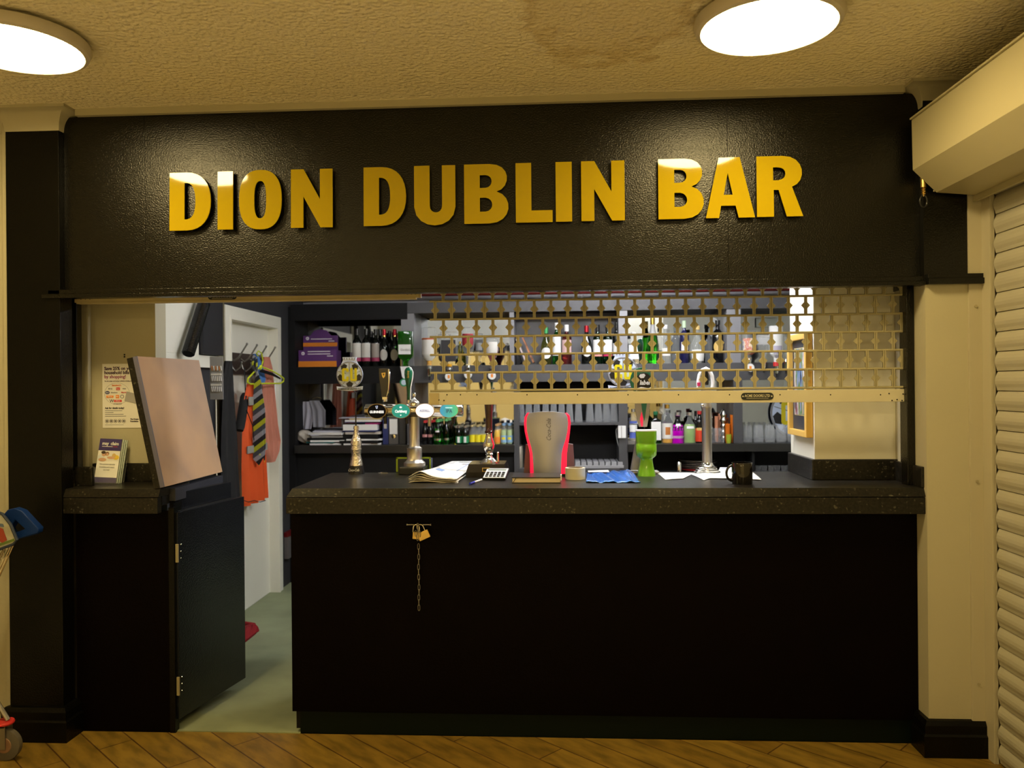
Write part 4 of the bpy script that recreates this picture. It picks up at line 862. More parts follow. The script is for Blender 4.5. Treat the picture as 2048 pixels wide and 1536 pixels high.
# pale cloths hanging from a hook in front of the mirror
cm = mat('pale grey cotton', (.42, .42, .50), .85, bump=.3, bscale=80); cm2 = mat('grey cotton', (.26, .26, .30), .9, bump=.3, bscale=80)
def drape(name, secs, folds, amp, th, m, par, rows=14, n=40, ax='x'):
    """hanging cloth: secs = [(z, centre, depth, halfwidth)], wavy closed loops"""
    b = B(); rings = []
    for i in range(rows + 1):
        t = i / rows; k = t * (len(secs) - 1); a = int(min(k, len(secs) - 2)); f = k - a
        z, c, d, hw = [secs[a][j] * (1 - f) + secs[a + 1][j] * f for j in range(4)]; ring = []
        for j in range(n):
            s = j / (n // 2) if j < n // 2 else 2 - j / (n // 2); side = 1 if j < n // 2 else -1
            u = c + (2 * s - 1) * hw; off = math.sin(s * folds * PI * 2 + name.__len__()) * amp * (.35 + .65 * t) + side * th * (.3 + .7 * math.sin(PI * min(1, max(0, s))))
            ring.append(Vector((u, d + off, z)) if ax == 'x' else Vector((d + off, u, z)))
        rings.append(ring)
    b.loft(rings); return b.out(name, m, par, True)
cx1 = PY(628, 800, 2.90)
hk = thing('hanging_cloths', 'two pale grey cloths hanging in front of the left mirror', 'cloth', (cx1.x, 2.92, PY(628, 862, 2.9).z))
def Zp(px, py, y): return PY(px, py, y).z
def Xp(px, y, py=800): return PY(px, py, y).x
drape('cloth', [(Zp(0, 808, 2.9), Xp(612, 2.9), 2.93, .035), (Zp(0, 825, 2.9), Xp(614, 2.9), 2.93, .05), (Zp(0, 862, 2.9), Xp(609, 2.9), 2.93, .045)], 2, .008, .006, cm, hk)
drape('cloth', [(Zp(0, 806, 2.9), Xp(627, 2.9), 2.92, .04), (Zp(0, 825, 2.9), Xp(636, 2.9), 2.92, .055), (Zp(0, 858, 2.9), Xp(637, 2.9), 2.92, .05)], 2, .008, .006, cm2, hk)
B().cyl((Xp(620, 2.9), 2.94, Zp(0, 803, 2.9)), (Xp(620, 2.9), 3.07, Zp(0, 800, 2.9)), .006).out('hook', blackpl, hk)
swb = thing('switch_box', 'white plastic switch box on the mirror beside the hanging cloths', 'switch', (Xp(595, 3.04), 3.04, Zp(0, 846, 3.04)))
B().box(Xp(588, 3.04), Xp(604, 3.04), 3.02, 3.068, Zp(0, 846, 3.04), Zp(0, 822, 3.04), .004).out('box', creamw, swb); B().box(Xp(591, 3.04), Xp(594, 3.04), 3.017, 3.021, Zp(0, 830, 3.04), Zp(0, 825, 3.04)).out('rocker', blackpl, swb)
sk = thing('cloth_bundle', 'crumpled off white cloth bundle at the left end of the back bar', 'cloth', (Xp(610, 2.82), 2.84, C1)); b = B()
random.seed(11)
def lump(u, v):
    th_, ph_ = u * 2 * PI, v * PI; r_ = .055 * (1 + .18 * math.sin(3 * th_ + 2 * ph_) + .1 * math.sin(7 * th_ - 3 * ph_)); return Vector((sk.location.x + 1.15 * r_ * math.sin(ph_) * math.cos(th_) + .02 * math.cos(ph_) * -1, 2.84 + r_ * math.sin(ph_) * math.sin(th_), C1 + .056 - .056 * math.cos(PI - ph_) * -1 * -1 * (-1 if False else 1)))
b.grid(lump, 28, 14); b.out('bundle', mat('off white cotton', (.48, .44, .38), .9, bump=.5, bscale=40), sk, True)
# ------------------------------------------------------------------ lower shelf, second bay: small bottles
capr = mat('red cap', (.4, .02, .02), .4); capg = mat('green cap', (.1, .35, .12), .4); capy = mat('pale gold cap', (.6, .5, .25), .35, metal=.5); caps = foils
def row(name, base, xs, ys, top, wpx, kind, g, lab, cap, group, liq=None):
    n = 0
    for j, y in enumerate(ys):
        for i, px in enumerate(xs):
            X = Xp(px, 2.74); p = PY(px, top, ys[0]); R = wpx / 2 / FPX * (ys[0] + 3.36)
            where = ['front', 'second', 'third', 'fourth'][j] + ' rank'; side = '' if len(xs) == 1 else ', ' + (['left', 'middle', 'right'][i] if len(xs) == 3 else (['left', 'right'][i] if len(xs) == 2 else ['first', 'second', 'third', 'fourth'][i])) + ' one'
            bottle(name, '%s, %s%s' % (base, where, side), X + (j * .004), y, C1, R, p.z - C1, kind, g, lab, cap, group, liq=liq)
row('cola_bottle', 'dark cola bottle with a red cap on the back bar', [847, 858], [2.79, 2.86, 2.93], 841, 11.5, 'beer', Gblack, [(.3, .42, mat('red white band', (.45, .2, .2), .5), .3)], capr, 'dark bottles beside the green beers')
row('beer_bottle', 'green beer bottle on the back bar', [874], [2.77, 2.85, 2.93], 839, 17, 'beer', Gbright, [(.16, .24, foils, .3), (.5, .56, LW, .15)], capg, 'green beer bottles on the back bar')
row('beer_bottle', 'green beer bottle in the right file', [890], [2.80, 2.88, 2.95], 837, 16, 'beer', Ggreen, [(.16, .24, foils, .3)], capg, 'green beer bottles on the back bar')
row('mixer_bottle', 'small olive yellow mixer bottle', [908], [2.84, 2.91], 852, 9, 'mixer', Gyel, (), caps, 'small mixer bottles on the back bar')
row('mixer_bottle', 'small green mixer bottle with a green and white label', [916, 929], [2.77, 2.84, 2.91], 852, 12.2, 'mixer', Gdgreen, [(.08, .44, LGr, .5), (.1, .42, LWh, .13)], caps, 'small mixer bottles on the back bar')
row('mixer_bottle', 'small tonic bottle with a yellow label', [942, 953.5, 965], [2.80, 2.87, 2.94], 850, 11.4, 'mixer', Gclear, [(.10, .48, LY, .55)], capy, 'small mixer bottles on the back bar')
row('mixer_bottle', 'small orange juice bottle', [993], [2.77, 2.85, 2.93], 848, 12.5, 'mixer', Gclear, [(.08, .36, LO, .4)], mat('orange cap', (.5, .28, .12), .4), 'small mixer bottles on the back bar', (mat('orange juice', (.85, .5, .01), .2), .7))
row('mixer_bottle', 'small pale green juice bottle with a blue label', [1006, 1018], [2.77, 2.85, 2.93], 847, 11.5, 'mixer', Gclear, [(.08, .42, LLb, .5), (.22, .34, LY, .2)], mat('blue cap', (.2, .35, .55), .4), 'small mixer bottles on the back bar', (mat('pale green juice', (.42, .55, .25), .2), .68))
# pint glasses upside down on the rack shelf
gg = thin_glass('rack glass', (.70, .73, .76), .05, .75)
def glass_proto(name, prof):
    b = B(); b.lathe(prof, seg=18); return b.data(name, True)
pint = glass_proto('pint_glass', [(0, .158), (.029, .158), (.030, .150), (.033, .10), (.042, .015), (.043, 0), (.0415, 0), (.040, .015), (.031, .10), (.0275, .145), (0, .145)])
pint.materials.append(gg)
pxs = [1041, 1057, 1073, 1091, 1107, 1123, 1139, 1157, 1180, 1197, 1213, 1228]
for j, y in enumerate((2.79, 2.89, 2.99)):
    for i, px in enumerate(pxs):
        o = bpy.data.objects.new('pint_glass', pint); COL.objects.link(o); o.location = (Xp(px, 2.79), y, gs); o.scale = (.70, .70, 1); tag(o, 'upturned pint glass, %s in the %s row of the glass shelf' % (['leftmost', 'second', 'third', 'fourth', 'fifth', 'sixth', 'seventh', 'eighth', 'ninth', 'tenth', 'eleventh', 'rightmost'][i], ['front', 'middle', 'back'][j]), 'glass', 'upturned pint glasses')
# card machine, cable, glass rack, cans
cd = thing('card_terminal', 'white card terminal hanging at the right of the dark recess', 'card terminal', (Xp(1244, 2.75), 2.75, Zp(0, 877, 2.75)))
B().box(Xp(1235.5, 2.74), Xp(1251, 2.74), 2.72, 2.78, Zp(1243, 876, 2.74), Zp(1243, 851.5, 2.74), .004).out('body', white, cd)
B().box(Xp(1241.5, 2.74), Xp(1242.5, 2.74), 2.718, 2.722, Zp(1243, 875, 2.74), Zp(1243, 852, 2.74)).out('seam', dsteel, cd)
b = B(); b.tube([PY(*p, 2.79) for p in ((1236, 852), (1232, 862), (1234, 880), (1238, 895), (1245, 908))], .0035, 8); b.out('cable', mat('grey cable', (.35, .35, .35), .5), cd, True)
ra = thing('glass_rack', 'grey slatted glass rack on the lowest shelf of the recess', 'rack', (Xp(1195, 2.8), 2.86, zr)); b = B()
for k in range(9): xx = Xp(1142 + k * 12, 2.8); b.box(xx - .019, xx + .019, 2.74, 3.0, zr + .0, zr + .045, .004)
b.out('slats', mat('grey rack plastic', (.32, .32, .34), .4), ra)
B().box(Xp(1135, 2.8), Xp(1245, 2.8), 2.73, 2.745, zr, zr + .02).out('front_rail', MATS['grey rack plastic'], ra)
ca = thing('cocktail_can', 'steel canister in the dark recess left of the cola font', 'canister', (Xp(1038, 2.80), 2.80, zr)); Rr = .034
B().lathe([(0, 0), (Rr, 0), (Rr, .14), (Rr * .92, .15), (Rr * .9, .165), (Rr * .7, .17), (0, .17)], ca.location, 24).out('body', steel, ca, True)
# ------------------------------------------------------------------ lower shelf right: spirits
LS = 'spirit bottles on the right worktop'
BP('vodka_bottle', 'clear bottle with a blue and white label beside the green font', 1266, 818, 2.80, C1 + .02, 16, 'spirit', Gclear, [(.28, .50, LWh), (.08, .26, LB), (.55, .62, LB)], foils, LS)
BP('herbal_liqueur_bottle', 'square green liqueur bottle with a white arched label and orange square', 1311, 823, 2.80, C1, 22, 'square', Gdgreen, [(.10, .68, LWh)], mat('dark green cap', (.01, .10, .04), .4), LS)
q = PY(1310, 852, 2.70); 
BP('rum_bottle', 'clear rum bottle with a cream label and gold cap', 1334, 809, 2.80, C1, 22, 'spirit', Gclear, [(.12, .52, LW, .42), (.22, .42, mat('rust print', (.45, .15, .03), .5), .14)], foilg, LS, (Lwh, .12))
BP('liqueur_bottle', 'round black and magenta liqueur bottle', 1355, 825, 2.80, C1, 24, 'bell', mat('magenta glass', (.42, .0, .40), .08), [(.42, .98, Gblack, .999), (.56, .64, LWh, .16), (.16, .24, mat('pale magenta band', (.6, .35, .6), .4), .45)], foils, LS)
BP('liqueur_bottle', 'round pale green liqueur bottle with a white mark', 1379, 825, 2.80, C1, 25, 'bell', Gclear, [(.48, .56, LWh, .2)], foils, LS, (Lgr, .62))
BP('liqueur_bottle', 'black liqueur bottle with a red lower half and gold script', 1399, 822, 2.80, C1, 20, 'spirit', Gblack, [(.05, .46, mat('red orange lower label', (.55, .04, .01), .5), .5), (.40, .48, LG, .25)], capr, LS)
BP('wine_bottle', 'dark slim bottle behind the pale green liqueur', 1391, 822, 2.95, C1, 12, 'wine', Gwine, (), blkc, LS)
shk = thing('cocktail_shaker', 'steel beaded shaker standing among the orange cups', 'shaker', (Xp(1447, 2.84), 2.84, C1)); b = B()
b.lathe([(0, 0), (.024, 0)] + [(.026 + .004 * math.sin(k * 1.4), .02 + k * .01) for k in range(20)] + [(.016, .235), (.010, .245), (0, .25)], shk.location, 20); b.out('body', chrome, shk, True)
cupm = mat('orange plastic cups', (.85, .22, .02), .25, trans=.3); cupg = mat('yellow green plastic cups', (.5, .6, .05), .25, trans=.3); cupr = mat('pale coral cups', (.8, .35, .2), .3, trans=.3)
def cupstack(px, top, wpx, y, m, label, nn):
    x = Xp(px, y); R = wpx / 2 / FPX * (y + 3.36); zt = Zp(px, top, y); t = thing('cup_stack', label, 'plastic cups', (x, y, C1), 'stacks of bright shot cups'); Hh = zt - C1; d = Hh / (nn + 2)
    for k in range(nn): B().lathe([(R * .72, k * d), (R, k * d + 2.6 * d), (R * .95, k * d + 2.6 * d), (R * .68, k * d + .004), (0, k * d + .004), (0, k * d)], (x, y, C1), 16).out('cup', m, t, True)
cupstack(1467, 828, 15, 2.80, cupm, 'tall stack of bright orange cups nearest the divider', 12)
cupstack(1451, 834, 11, 2.86, cupm, 'narrower stack of orange cups behind the short green ones', 12)
cupstack(1441, 826, 10, 2.95, cupr, 'tall coral stack at the back, in the middle', 12)
cupstack(1433, 831, 9, 2.90, cupr, 'coral stack of cups on a white tube at the left', 11)
cupstack(1455, 846, 11, 2.78, MATS['orange plastic cups'], 'short orange stack in front', 8)
cupstack(1457, 867, 11, 2.755, cupg, 'short yellow green stack of cups at the very front', 4)
shot = glass_proto('shot_glass', [(0, .008), (.016, .008), (.021, .055), (.022, .055), (.018, 0), (0, 0)]); shot.materials.append(gg)
for i, px in enumerate((1427, 1434, 1442)):
    for k in range(2):
        o = bpy.data.objects.new('shot_glass', shot); COL.objects.link(o); o.location = (Xp(px, 2.77), 2.77 + .0 * k, C1 + .012 * k * 0 + k * .056); tag(o, 'small shot glass, %s, %s of its stack' % (['nearest the steel column', 'middle of three piles', 'nearest the orange cups'][i], ['bottom', 'top'][k]), 'glass', 'shot glasses beside the orange cups')
# jar glasses with handles
jar = glass_proto('jar_glass', [(0, .008), (.030, .008), (.033, .02), (.033, .098), (.027, .112), (.029, .128), (.031, .128), (.030, .112), (.036, .10), (.037, .012), (.032, 0), (0, 0)]); jar.materials.append(gg)
for j, y in enumerate((2.78, 2.87, 2.96)):
    for i in range(7):
        o = bpy.data.objects.new('jar_glass', jar); COL.objects.link(o); o.location = (Xp(1494, 2.78) + i * .083 + j * .02, y, C1); tag(o, 'clear jar shaped glass, %s from the divider in the %s row' % (['first', 'second', 'third', 'fourth', 'fifth', 'sixth', 'seventh'][i], ['front', 'middle', 'back'][j]), 'glass', 'jar glasses on the right worktop')
# football crest sign behind the jars
def crest(par, cx_, cz_, y, R, banner=True, top=True, thick=.006, wm=None):
    wm = wm or mat('cool white enamel', (.62, .72, .95), .35); bk = mat('black enamel', (.012, .012, .015), .35); s = R / .098
    shape('crest_disc', ell(0, 0, R, R, 48), [], thick, FY(cx_, y, cz_), wm, par)
    shape('crest_rim', ell(0, 0, R * 1.0, R * 1.0, 48), [ell(0, 0, R * .93, R * .93, 48)], .001, FY(cx_, y - thick / 2 - .0008, cz_), mat('grey enamel', (.25, .25, .27), .4), par)
    for k in range(5):
        a = PI / 2 + PI / 5 + k * 2 * PI / 5; pent = [(R * .76 * math.cos(a) + R * .29 * math.cos(a + PI + j * 2 * PI / 5), R * .76 * math.sin(a) + R * .29 * math.sin(a + PI + j * 2 * PI / 5)) for j in range(5)]
        pent = [(p[0] * min(1, R * .92 / math.hypot(*p)), p[1] * min(1, R * .92 / math.hypot(*p))) for p in pent]
        shape('ball_patch', pent, [], .001, FY(cx_, y - thick / 2 - .0008, cz_), bk, par)
        b = B(); b.tube([(cx_ + R * .28 * math.cos(a + PI / 5), y - thick / 2 - .001, cz_ + R * .28 * math.sin(a + PI / 5)), (cx_ + R * .9 * math.cos(a + PI / 5), y - thick / 2 - .001, cz_ + R * .9 * math.sin(a + PI / 5))], .0012 * s, 6); b.out('ball_seam', bk, par)
    yl = mat('yellow enamel', (.68, .58, .01), .35)
    def C(sx_=1):
        w_, h_, t_ = R * .50, R * .98, R * .17; return [(w_, h_ * .22), (w_, h_ * .40), (w_ * .85, h_ * .5), (w_ * .15, h_ * .5), (0, h_ * .4), (0, -h_ * .4), (w_ * .15, -h_ * .5), (w_ * .85, -h_ * .5), (w_, -h_ * .4), (w_, -h_ * .14), (w_ - t_, -h_ * .14), (w_ - t_, -h_ * .33), (t_, -h_ * .33), (t_, h_ * .33), (w_ - t_, h_ * .33), (w_ - t_, h_ * .22)]
    def U():
        w_, h_, t_ = R * .50, R * .98, R * .17; return [(0, h_ * .5), (t_, h_ * .5), (t_, -h_ * .33), (w_ - t_, -h_ * .33), (w_ - t_, h_ * .5), (w_, h_ * .5), (w_, -h_ * .4), (w_ * .85, -h_ * .5), (w_ * .15, -h_ * .5), (0, -h_ * .4)]
    shape('letter_c', C(), [], .004, FY(cx_ - R * .56, y - thick / 2 - .003, cz_), yl, par); shape('letter_u', U(), [], .004, FY(cx_ + R * .06, y - thick / 2 - .003, cz_), yl, par)
    if top:
        shape('crest_neck', [(-R * .72, R * .62), (-R * .50, R * 1.10), (-R * .54, R * 1.32), (R * .54, R * 1.32), (R * .50, R * 1.10), (R * .72, R * .62)], [], thick * .8, FY(cx_, y + .0012, cz_), wm, par)
        for k in range(5): B().box(cx_ - R * .43 + k * R * .2, cx_ - R * .37 + k * R * .2, y - thick / 2 - .001, y - thick / 2 + .001, cz_ + R * 1.12, cz_ + R * 1.28).out('turret', mat('grey enamel', (.25, .25, .27), .4), par)
    if banner:
        shape('crest_banner', [(-R * 1.0, -R * .86), (-R * .5, -R * .93), (0, -R * .97), (R * .5, -R * .93), (R * 1.0, -R * .86), (R * .97, -R * 1.12), (R * .5, -R * 1.18), (0, -R * 1.22), (-R * .5, -R * 1.18), (-R * .97, -R * 1.12)], [], thick * .8, FY(cx_, y - .001, cz_), wm, par)
        text('banner_text', 'CAMBRIDGE UNITED F.C.', R * .19, FY(cx_, y - thick / 2 - .0015, cz_ - R * 1.07), bk, par, sx=.82, bold=.0002)
cs = thing('crest_sign', 'large round football crest sign with a yellow CU behind the jar glasses', 'sign', (Xp(1588, 2.99), 3.02, C1)); crest(cs, Xp(1590, 3.02), Zp(1590, 826, 3.02), 3.03, .185, False, False, .01)
B().box(cs.location.x - .03, cs.location.x + .03, 3.035, 3.05, C1, C1 + .1).out('stand', blackm, cs)
# things on the low shelf at the right
tr_ = thing('tray_stack', 'stack of round steel trays with red rims under the right worktop', 'trays', (Xp(1395, 2.85), 2.88, z2)); 
for k in range(6): B().lathe([(0, 0), (.12, 0), (.135, .006), (.135, .009), (.12, .004), (0, .004)], (tr_.location.x + .01 * math.sin(k * 2), 2.88, z2 + .02 + k * .013), 28).out('tray', steel if k else redp, tr_, True)
B().box(tr_.location.x - .1, tr_.location.x + .1, 2.80, 2.96, z2, z2 + .02).out('block', blackm, tr_)
sc_ = thing('steel_cup', 'small steel cylinder under the right worktop beside the trays', 'cup', (Xp(1357, 2.76), 2.76, z2)); B().lathe([(0, 0), (.018, 0), (.019, .085), (.015, .09), (0, .09)], sc_.location, 18).out('body', chrome, sc_, True)
for i in range(6):
    o = bpy.data.objects.new('shot_glass', shot); COL.objects.link(o); o.location = (Xp(1515 + i * 13, 2.80), 2.80 + .01 * (i % 2), z2); tag(o, 'small glass on the low shelf right of the mug, %s from the left' % ['first', 'second', 'third', 'fourth', 'fifth', 'sixth'][i], 'glass', 'small glasses under the right worktop')
# ------------------------------------------------------------------ framed picture on the side of the right pier
XP_ = 1.125
A = PX(1578, 672, XP_ - .012); D = PX(1640, 888, XP_ - .012); y0, y1 = .345, .66 + .055
zt, zb = A.z, PX(1610, 880, XP_ - .012).z
y0 = max(.31, PX(1638, 760, XP_ - .02).y); y1 = PX(1579, 760, XP_ - .02).y
zt = PX(1579, 672, XP_ - .02).z; zb = PX(1582, 868, XP_ - .02).z
fr = thing('framed_picture', 'gold framed picture hanging on the side of the right pier', 'picture', (XP_ - .015, (y0 + y1) / 2, zb))
fm = mat('gold wood frame', (.66, .42, .10), .4)
b = B(); wf = .028
b.box(XP_ - .032, XP_ - .002, y0, y0 + wf, zb, zt, .004).box(XP_ - .032, XP_ - .002, y1 - wf, y1, zb, zt, .004).box(XP_ - .032, XP_ - .002, y0 + wf, y1 - wf, zt - wf, zt, .004).box(XP_ - .032, XP_ - .002, y0 + wf, y1 - wf, zb, zb + wf, .004); b.out('frame', fm, fr)
B().box(XP_ - .012, XP_ - .004, y0 + .02, y1 - .02, zb + .02, zt - .02).out('mount', mat('dark blue mount', (.03, .035, .05), .4), fr)
m_ = wf + .035
B().box(XP_ - .0145, XP_ - .012, y0 + m_, y1 - m_, zb + m_ + .03, zt - m_, 0).out('inner_edge', mat('gold line', (.7, .6, .3), .4), fr)
B().box(XP_ - .016, XP_ - .0145, y0 + m_ + .003, y1 - m_ - .003, zb + m_ + .033, zt - m_ - .003).out('print', noise_mat('blurred print', ['#23304a', '#5f7ea8', '#8a8fa0', '#4d7a3a', '#a89080', '#c8ccd8', '#7a3a3a', '#2a3a5a'], (1, 3.2, .7), .15, 7), fr)
# ================================================================== ON THE COUNTER
def on(px, py): return PZ(px, py, ZC)
def RW_(wpx, y): return wpx / FPX * (y + 3.36)
# cola bottle shaped font
cp = on(713, 950); cp.y = .585; yq = cp.y; cp.x = Xp(713, yq, 940)
t = thing('cola_font', 'chrome bottle shaped cola font on a black base', 'drink font', (cp.x, yq, ZC))
zz = lambda py: Zp(713, py, yq) - ZC
rr = lambda w_: RW_(w_ / 2, yq)
prof = [(0, zz(930.5)), (rr(27), zz(930.5)), (rr(24), zz(922)), (rr(19.5), zz(913)), (rr(19), zz(908)), (rr(21), zz(902)), (rr(22), zz(899)), (rr(22.3), zz(898)), (rr(20), zz(896)), (rr(22), zz(890)), (rr(22), zz(885)), (rr(19), zz(878)), (rr(14), zz(872)), (rr(10.5), zz(866)), (rr(9), zz(858)), (rr(9), zz(855)), (0, zz(855))]
B().lathe(prof, (cp.x, yq, ZC), 28).out('bottle', mat('dimpled chrome', (.78, .74, .66), .13, metal=1, bump=1.2, bscale=110), t, True)
B().lathe([(0, zz(858)), (rr(11), zz(858)), (rr(11.5), zz(856)), (rr(10), zz(853)), (rr(10), zz(851.5)), (0, zz(851.5))], (cp.x, yq, ZC), 20).out('crown_cap', chrome, t, True)
bs = B().lathe([(0, 0), (rr(33), 0), (rr(32), .01), (rr(28), zz(932)), (rr(27), zz(930)), (0, zz(930))], (cp.x, yq, ZC), 28, sy=.8).out('base', blackpl, t, True)
text('script_text', 'Coca-Cola', .0175, FY(cp.x, yq - .0555, ZC + .024), mat('pale gold print', (.6, .56, .45), .4), bs, shear=.35, sx=.72, depth=.001)
# pump clip with the football crest on a slim steel stem
def pumpclip(px, py_c, rpx, y, label, spx, wm=None):
    sx0 = Xp(spx, y, 900)
    c = PY(px, py_c, y); R = rpx / FPX * (y + 3.36); t = thing('pump_clip', label, 'pump clip', (c.x, y, ZC), 'football crest pump clips'); crest(t, c.x, c.z, y, R, wm=wm)
    B().tube([(sx0, y + .012, ZC), (sx0, y + .012, c.z - R * 1.35), (c.x, y + .012, c.z - R * 1.0)], .0035, 10).lathe([(0, 0), (.012, 0), (.010, .008), (.005, .012), (0, .012)], (sx0, y + .012, ZC), 18).out('stem', blackpl, t, True); return t
pumpclip(699.5, 749.5, 27, .612, 'round football crest clip with yellow CU above the bottle shaped font', 711)
pumpclip(1246, 744, 30, .60, 'pale football crest clip with yellow CU seen through the grille', 1290)
# T bar beer font
yt = .60; f_x = Xp(829, yt, 900)
t = thing('beer_font', 'steel T shaped beer font with four oval badges', 'beer font', (f_x, yt, ZC)); z_ = lambda py: Zp(829, py, yt) - ZC; r_ = lambda w_: RW_(w_ / 2, yt)
B().lathe([(0, .02), (r_(44), .022), (r_(43), z_(925)), (r_(34), z_(921)), (r_(30), z_(918)), (r_(30), z_(898)), (r_(31), z_(896)), (r_(24), z_(894)), (r_(21), z_(892)), (r_(21), z_(833)), (0, z_(833))], (f_x, yt, ZC), 32).out('column', steel, t, True)
B().box(f_x - r_(54), f_x + r_(46), yt - .07, yt + .06, 0 + ZC, ZC + z_(931), .006).out('base', blackpl, t)
xL, xR_ = Xp(731, yt, 820), Xp(926, yt, 820); zc_ = Zp(829, 820.5, yt); rb = (Zp(829, 807, yt) - Zp(829, 834, yt)) / 2
B().lathe([(0, 0), (rb * .9, 0), (rb, .004), (rb, xR_ - xL - .004), (rb * .9, xR_ - xL), (0, xR_ - xL)], (0, 0, 0), 28, M=Matrix.Translation((xL, yt, zc_)) @ Matrix.Rotation(PI / 2, 4, 'Y')).out('crossbar', mat('polished steel', (.62, .58, .52), .16, metal=1), t, True)
B().lathe([(0, z_(812)), (r_(23), z_(812)), (r_(23), z_(806)), (r_(20), z_(803)), (r_(13), z_(800)), (r_(6), z_(797)), (r_(4), z_(795)), (r_(8), z_(792)), (r_(9), z_(789)), (r_(6), z_(786)), (0, z_(785))], (f_x, yt, ZC), 24).out('dome_cap', chrome, t, True)
def badge(px, py, m, name, parts):
    c = PY(px, py, yt - rb - .02); a = 18.2 / FPX * 3.94; b_ = 14 / FPX * 3.94
    rim = shape('badge_rim', ell(0, 0, a * 1.06, b_ * 1.07, 36), [], .014, FY(c.x, yt - rb - .004, c.z), mat('bronze rim', (.4, .28, .12), .3, metal=1), t)
    shape('badge_face', ell(0, 0, a, b_, 36), [], .004, FY(c.x, yt - rb - .013, c.z), m, rim)
    for (s, size, ox, oz, mm, kw) in parts: text('badge_text', s, size, FY(c.x + ox, yt - rb - .0158, c.z + oz), mm, rim, **kw)
    return c, rim
wlit = mat('lit white print', (.9, .9, .9), .5, emit=(1, 1, 1), est=.9)
c, rim = badge(753, 822.6, mat('lit black badge', (.003, .003, .006), .6, spec=.15), 'g', [('GUINNESS', .0165, 0, -.004, wlit, dict(bold=.0004, sx=.90))])
gold_e = mat('pale blue harp print', (.6, .7, .9), .5, emit=(.5, .6, 1), est=.6)
shape('harp_mark', [(-.007, .007), (.006, .009), (.004, -.004), (-.001, -.007)], [[(-.004, .005), (.003, .006), (.001, -.003)]], .001, FY(c.x, yt - rb - .0158, c.z + .018), gold_e, rim)
c, rim = badge(801, 822, mat('lit teal badge', (.01, .22, .18), .3, emit=(.02, .42, .33), est=.45), 'c', [('Carlsberg', .0185, 0, -.002, wlit, dict(bold=.0005, shear=.15, sx=.80))])
shape('crown_mark', [(-.005, 0), (-.006, .008), (-.002, .004), (0, .011), (.002, .004), (.006, .008), (.005, 0)], [], .001, FY(c.x, yt - rb - .0158, c.z + .014), wlit, rim); shape('leaf_mark', [(-.004, 0), (.004, 0), (0, -.007)], [], .001, FY(c.x, yt - rb - .0158, c.z - .018), wlit, rim)
c, rim = badge(849, 821.7, mat('lit white badge', (.8, .8, .85), .3, emit=(.9, .92, 1), est=.75), 'a', [('ASPALL', .0175, .001, 0, mat('navy print', (.06, .07, .2), .5), dict(sx=.9))])
def ipa_mat():
    m = mat('lit blue green badge', (.05, .3, .4), .3); nt, b = nodes_of(m); tc = nt.nodes.new('ShaderNodeTexCoord'); gr_ = nt.nodes.new('ShaderNodeSeparateXYZ'); nt.links.new(tc.outputs['Object'], gr_.inputs[0])
    mr = nt.nodes.new('ShaderNodeMapRange'); cr = nt.nodes.new('ShaderNodeValToRGB'); nt.links.new(gr_.outputs['X'], mr.inputs[0]); x = Xp(897.5, yt) - f_x
    mr.inputs[1].default_value = x - .045; mr.inputs[2].default_value = x + .045; nt.links.new(mr.outputs[0], cr.inputs[0]); cr.color_ramp.elements[0].color = (.04, .30, .65, 1); cr.color_ramp.elements[1].color = (.10, .55, .25, 1)
    nt.links.new(cr.outputs[0], b.inputs['Base Color']); nt.links.new(cr.outputs[0], b.inputs['Emission Color']); b.inputs['Emission Strength'].default_value = .45; return m
badge(897.5, 821, ipa_mat(), 'i', [('IPA', .024, .001, -.004, mat('navy print', (.06, .07, .2), .5), dict(sx=.9)), ('GREENE KING', .006, 0, .013, wlit, dict(sx=.9))])
for px, m in ((860, steel), (907, blackpl), (772, blackpl), (815, blackpl)):
    X_ = Xp(px, yt); B().lathe([(0, 0), (.008, 0), (.0105, .05), (.011, .07), (0, .07)], (X_, yt - .02, Zp(829, 847 if px != 860 else 852, yt)), 12).out('nozzle', m, t, True)
# tap handles on the crossbar
hx = Xp(770, yt - .01, 790)
B().cyl((hx - .001, yt, Zp(0, 809, yt)), (hx - .001, yt, Zp(0, 795, yt)), .010, seg=12).box(hx - .014, hx + .010, yt - .012, yt + .012, Zp(0, 805, yt), Zp(0, 793, yt), .002).out('handle_stem', chrome, t)
oz = Zp(770, 793, yt - .02); hz = Zp(770, 737.5, yt - .02) - oz
hnd = shape('tap_handle', [(-.012, 0), (-.024, hz * .65), (-.026, hz), (.018, hz * 1.0), (.022, hz * .97), (.023, hz * .6), (.018, hz * .25), (.011, 0)], [], .022, FY(hx, yt - .01, oz), mat('dark bronze handle', (.05, .045, .035), .25, metal=.4), t, bevel=.002)
shape('handle_edge', [(.019, hz * .98), (.025, hz * .96), (.026, hz * .6), (.020, hz * .22), (.0125, 0), (.010, 0), (.018, hz * .25), (.021, hz * .6)], [], .024, FY(hx, yt - .012, oz), chrome, t)
shape('harp_mark', [(-.012, .012), (.008, .014), (.006, -.004), (-.002, -.014), (-.008, -.006)], [[(-.006, .008), (.003, .009), (.001, -.004)]], .002, FY(hx - .002, yt - .023, oz + hz * .76), mat('gold mark', (.75, .5, .12), .3, metal=.6), hnd)
hx = Xp(817, yt - .01, 790); z0_ = Zp(817, 800, yt)
B().cyl((hx, yt, z0_ - .03), (hx, yt, z0_ + .02), .010, seg=12).out('handle_stem', chrome, t, True)
prf = [(.0085, 0), (.007, .03), (.010, .06), (.016, .095), (.021, .125), (.020, .145), (.012, .158), (0, .162)]
B().lathe([(0, 0)] + prf, (hx, yt - .005, z0_), 20, sy=.7).out('tap_handle', mat('dark green enamel', (.01, .10, .05), .2), t, True)
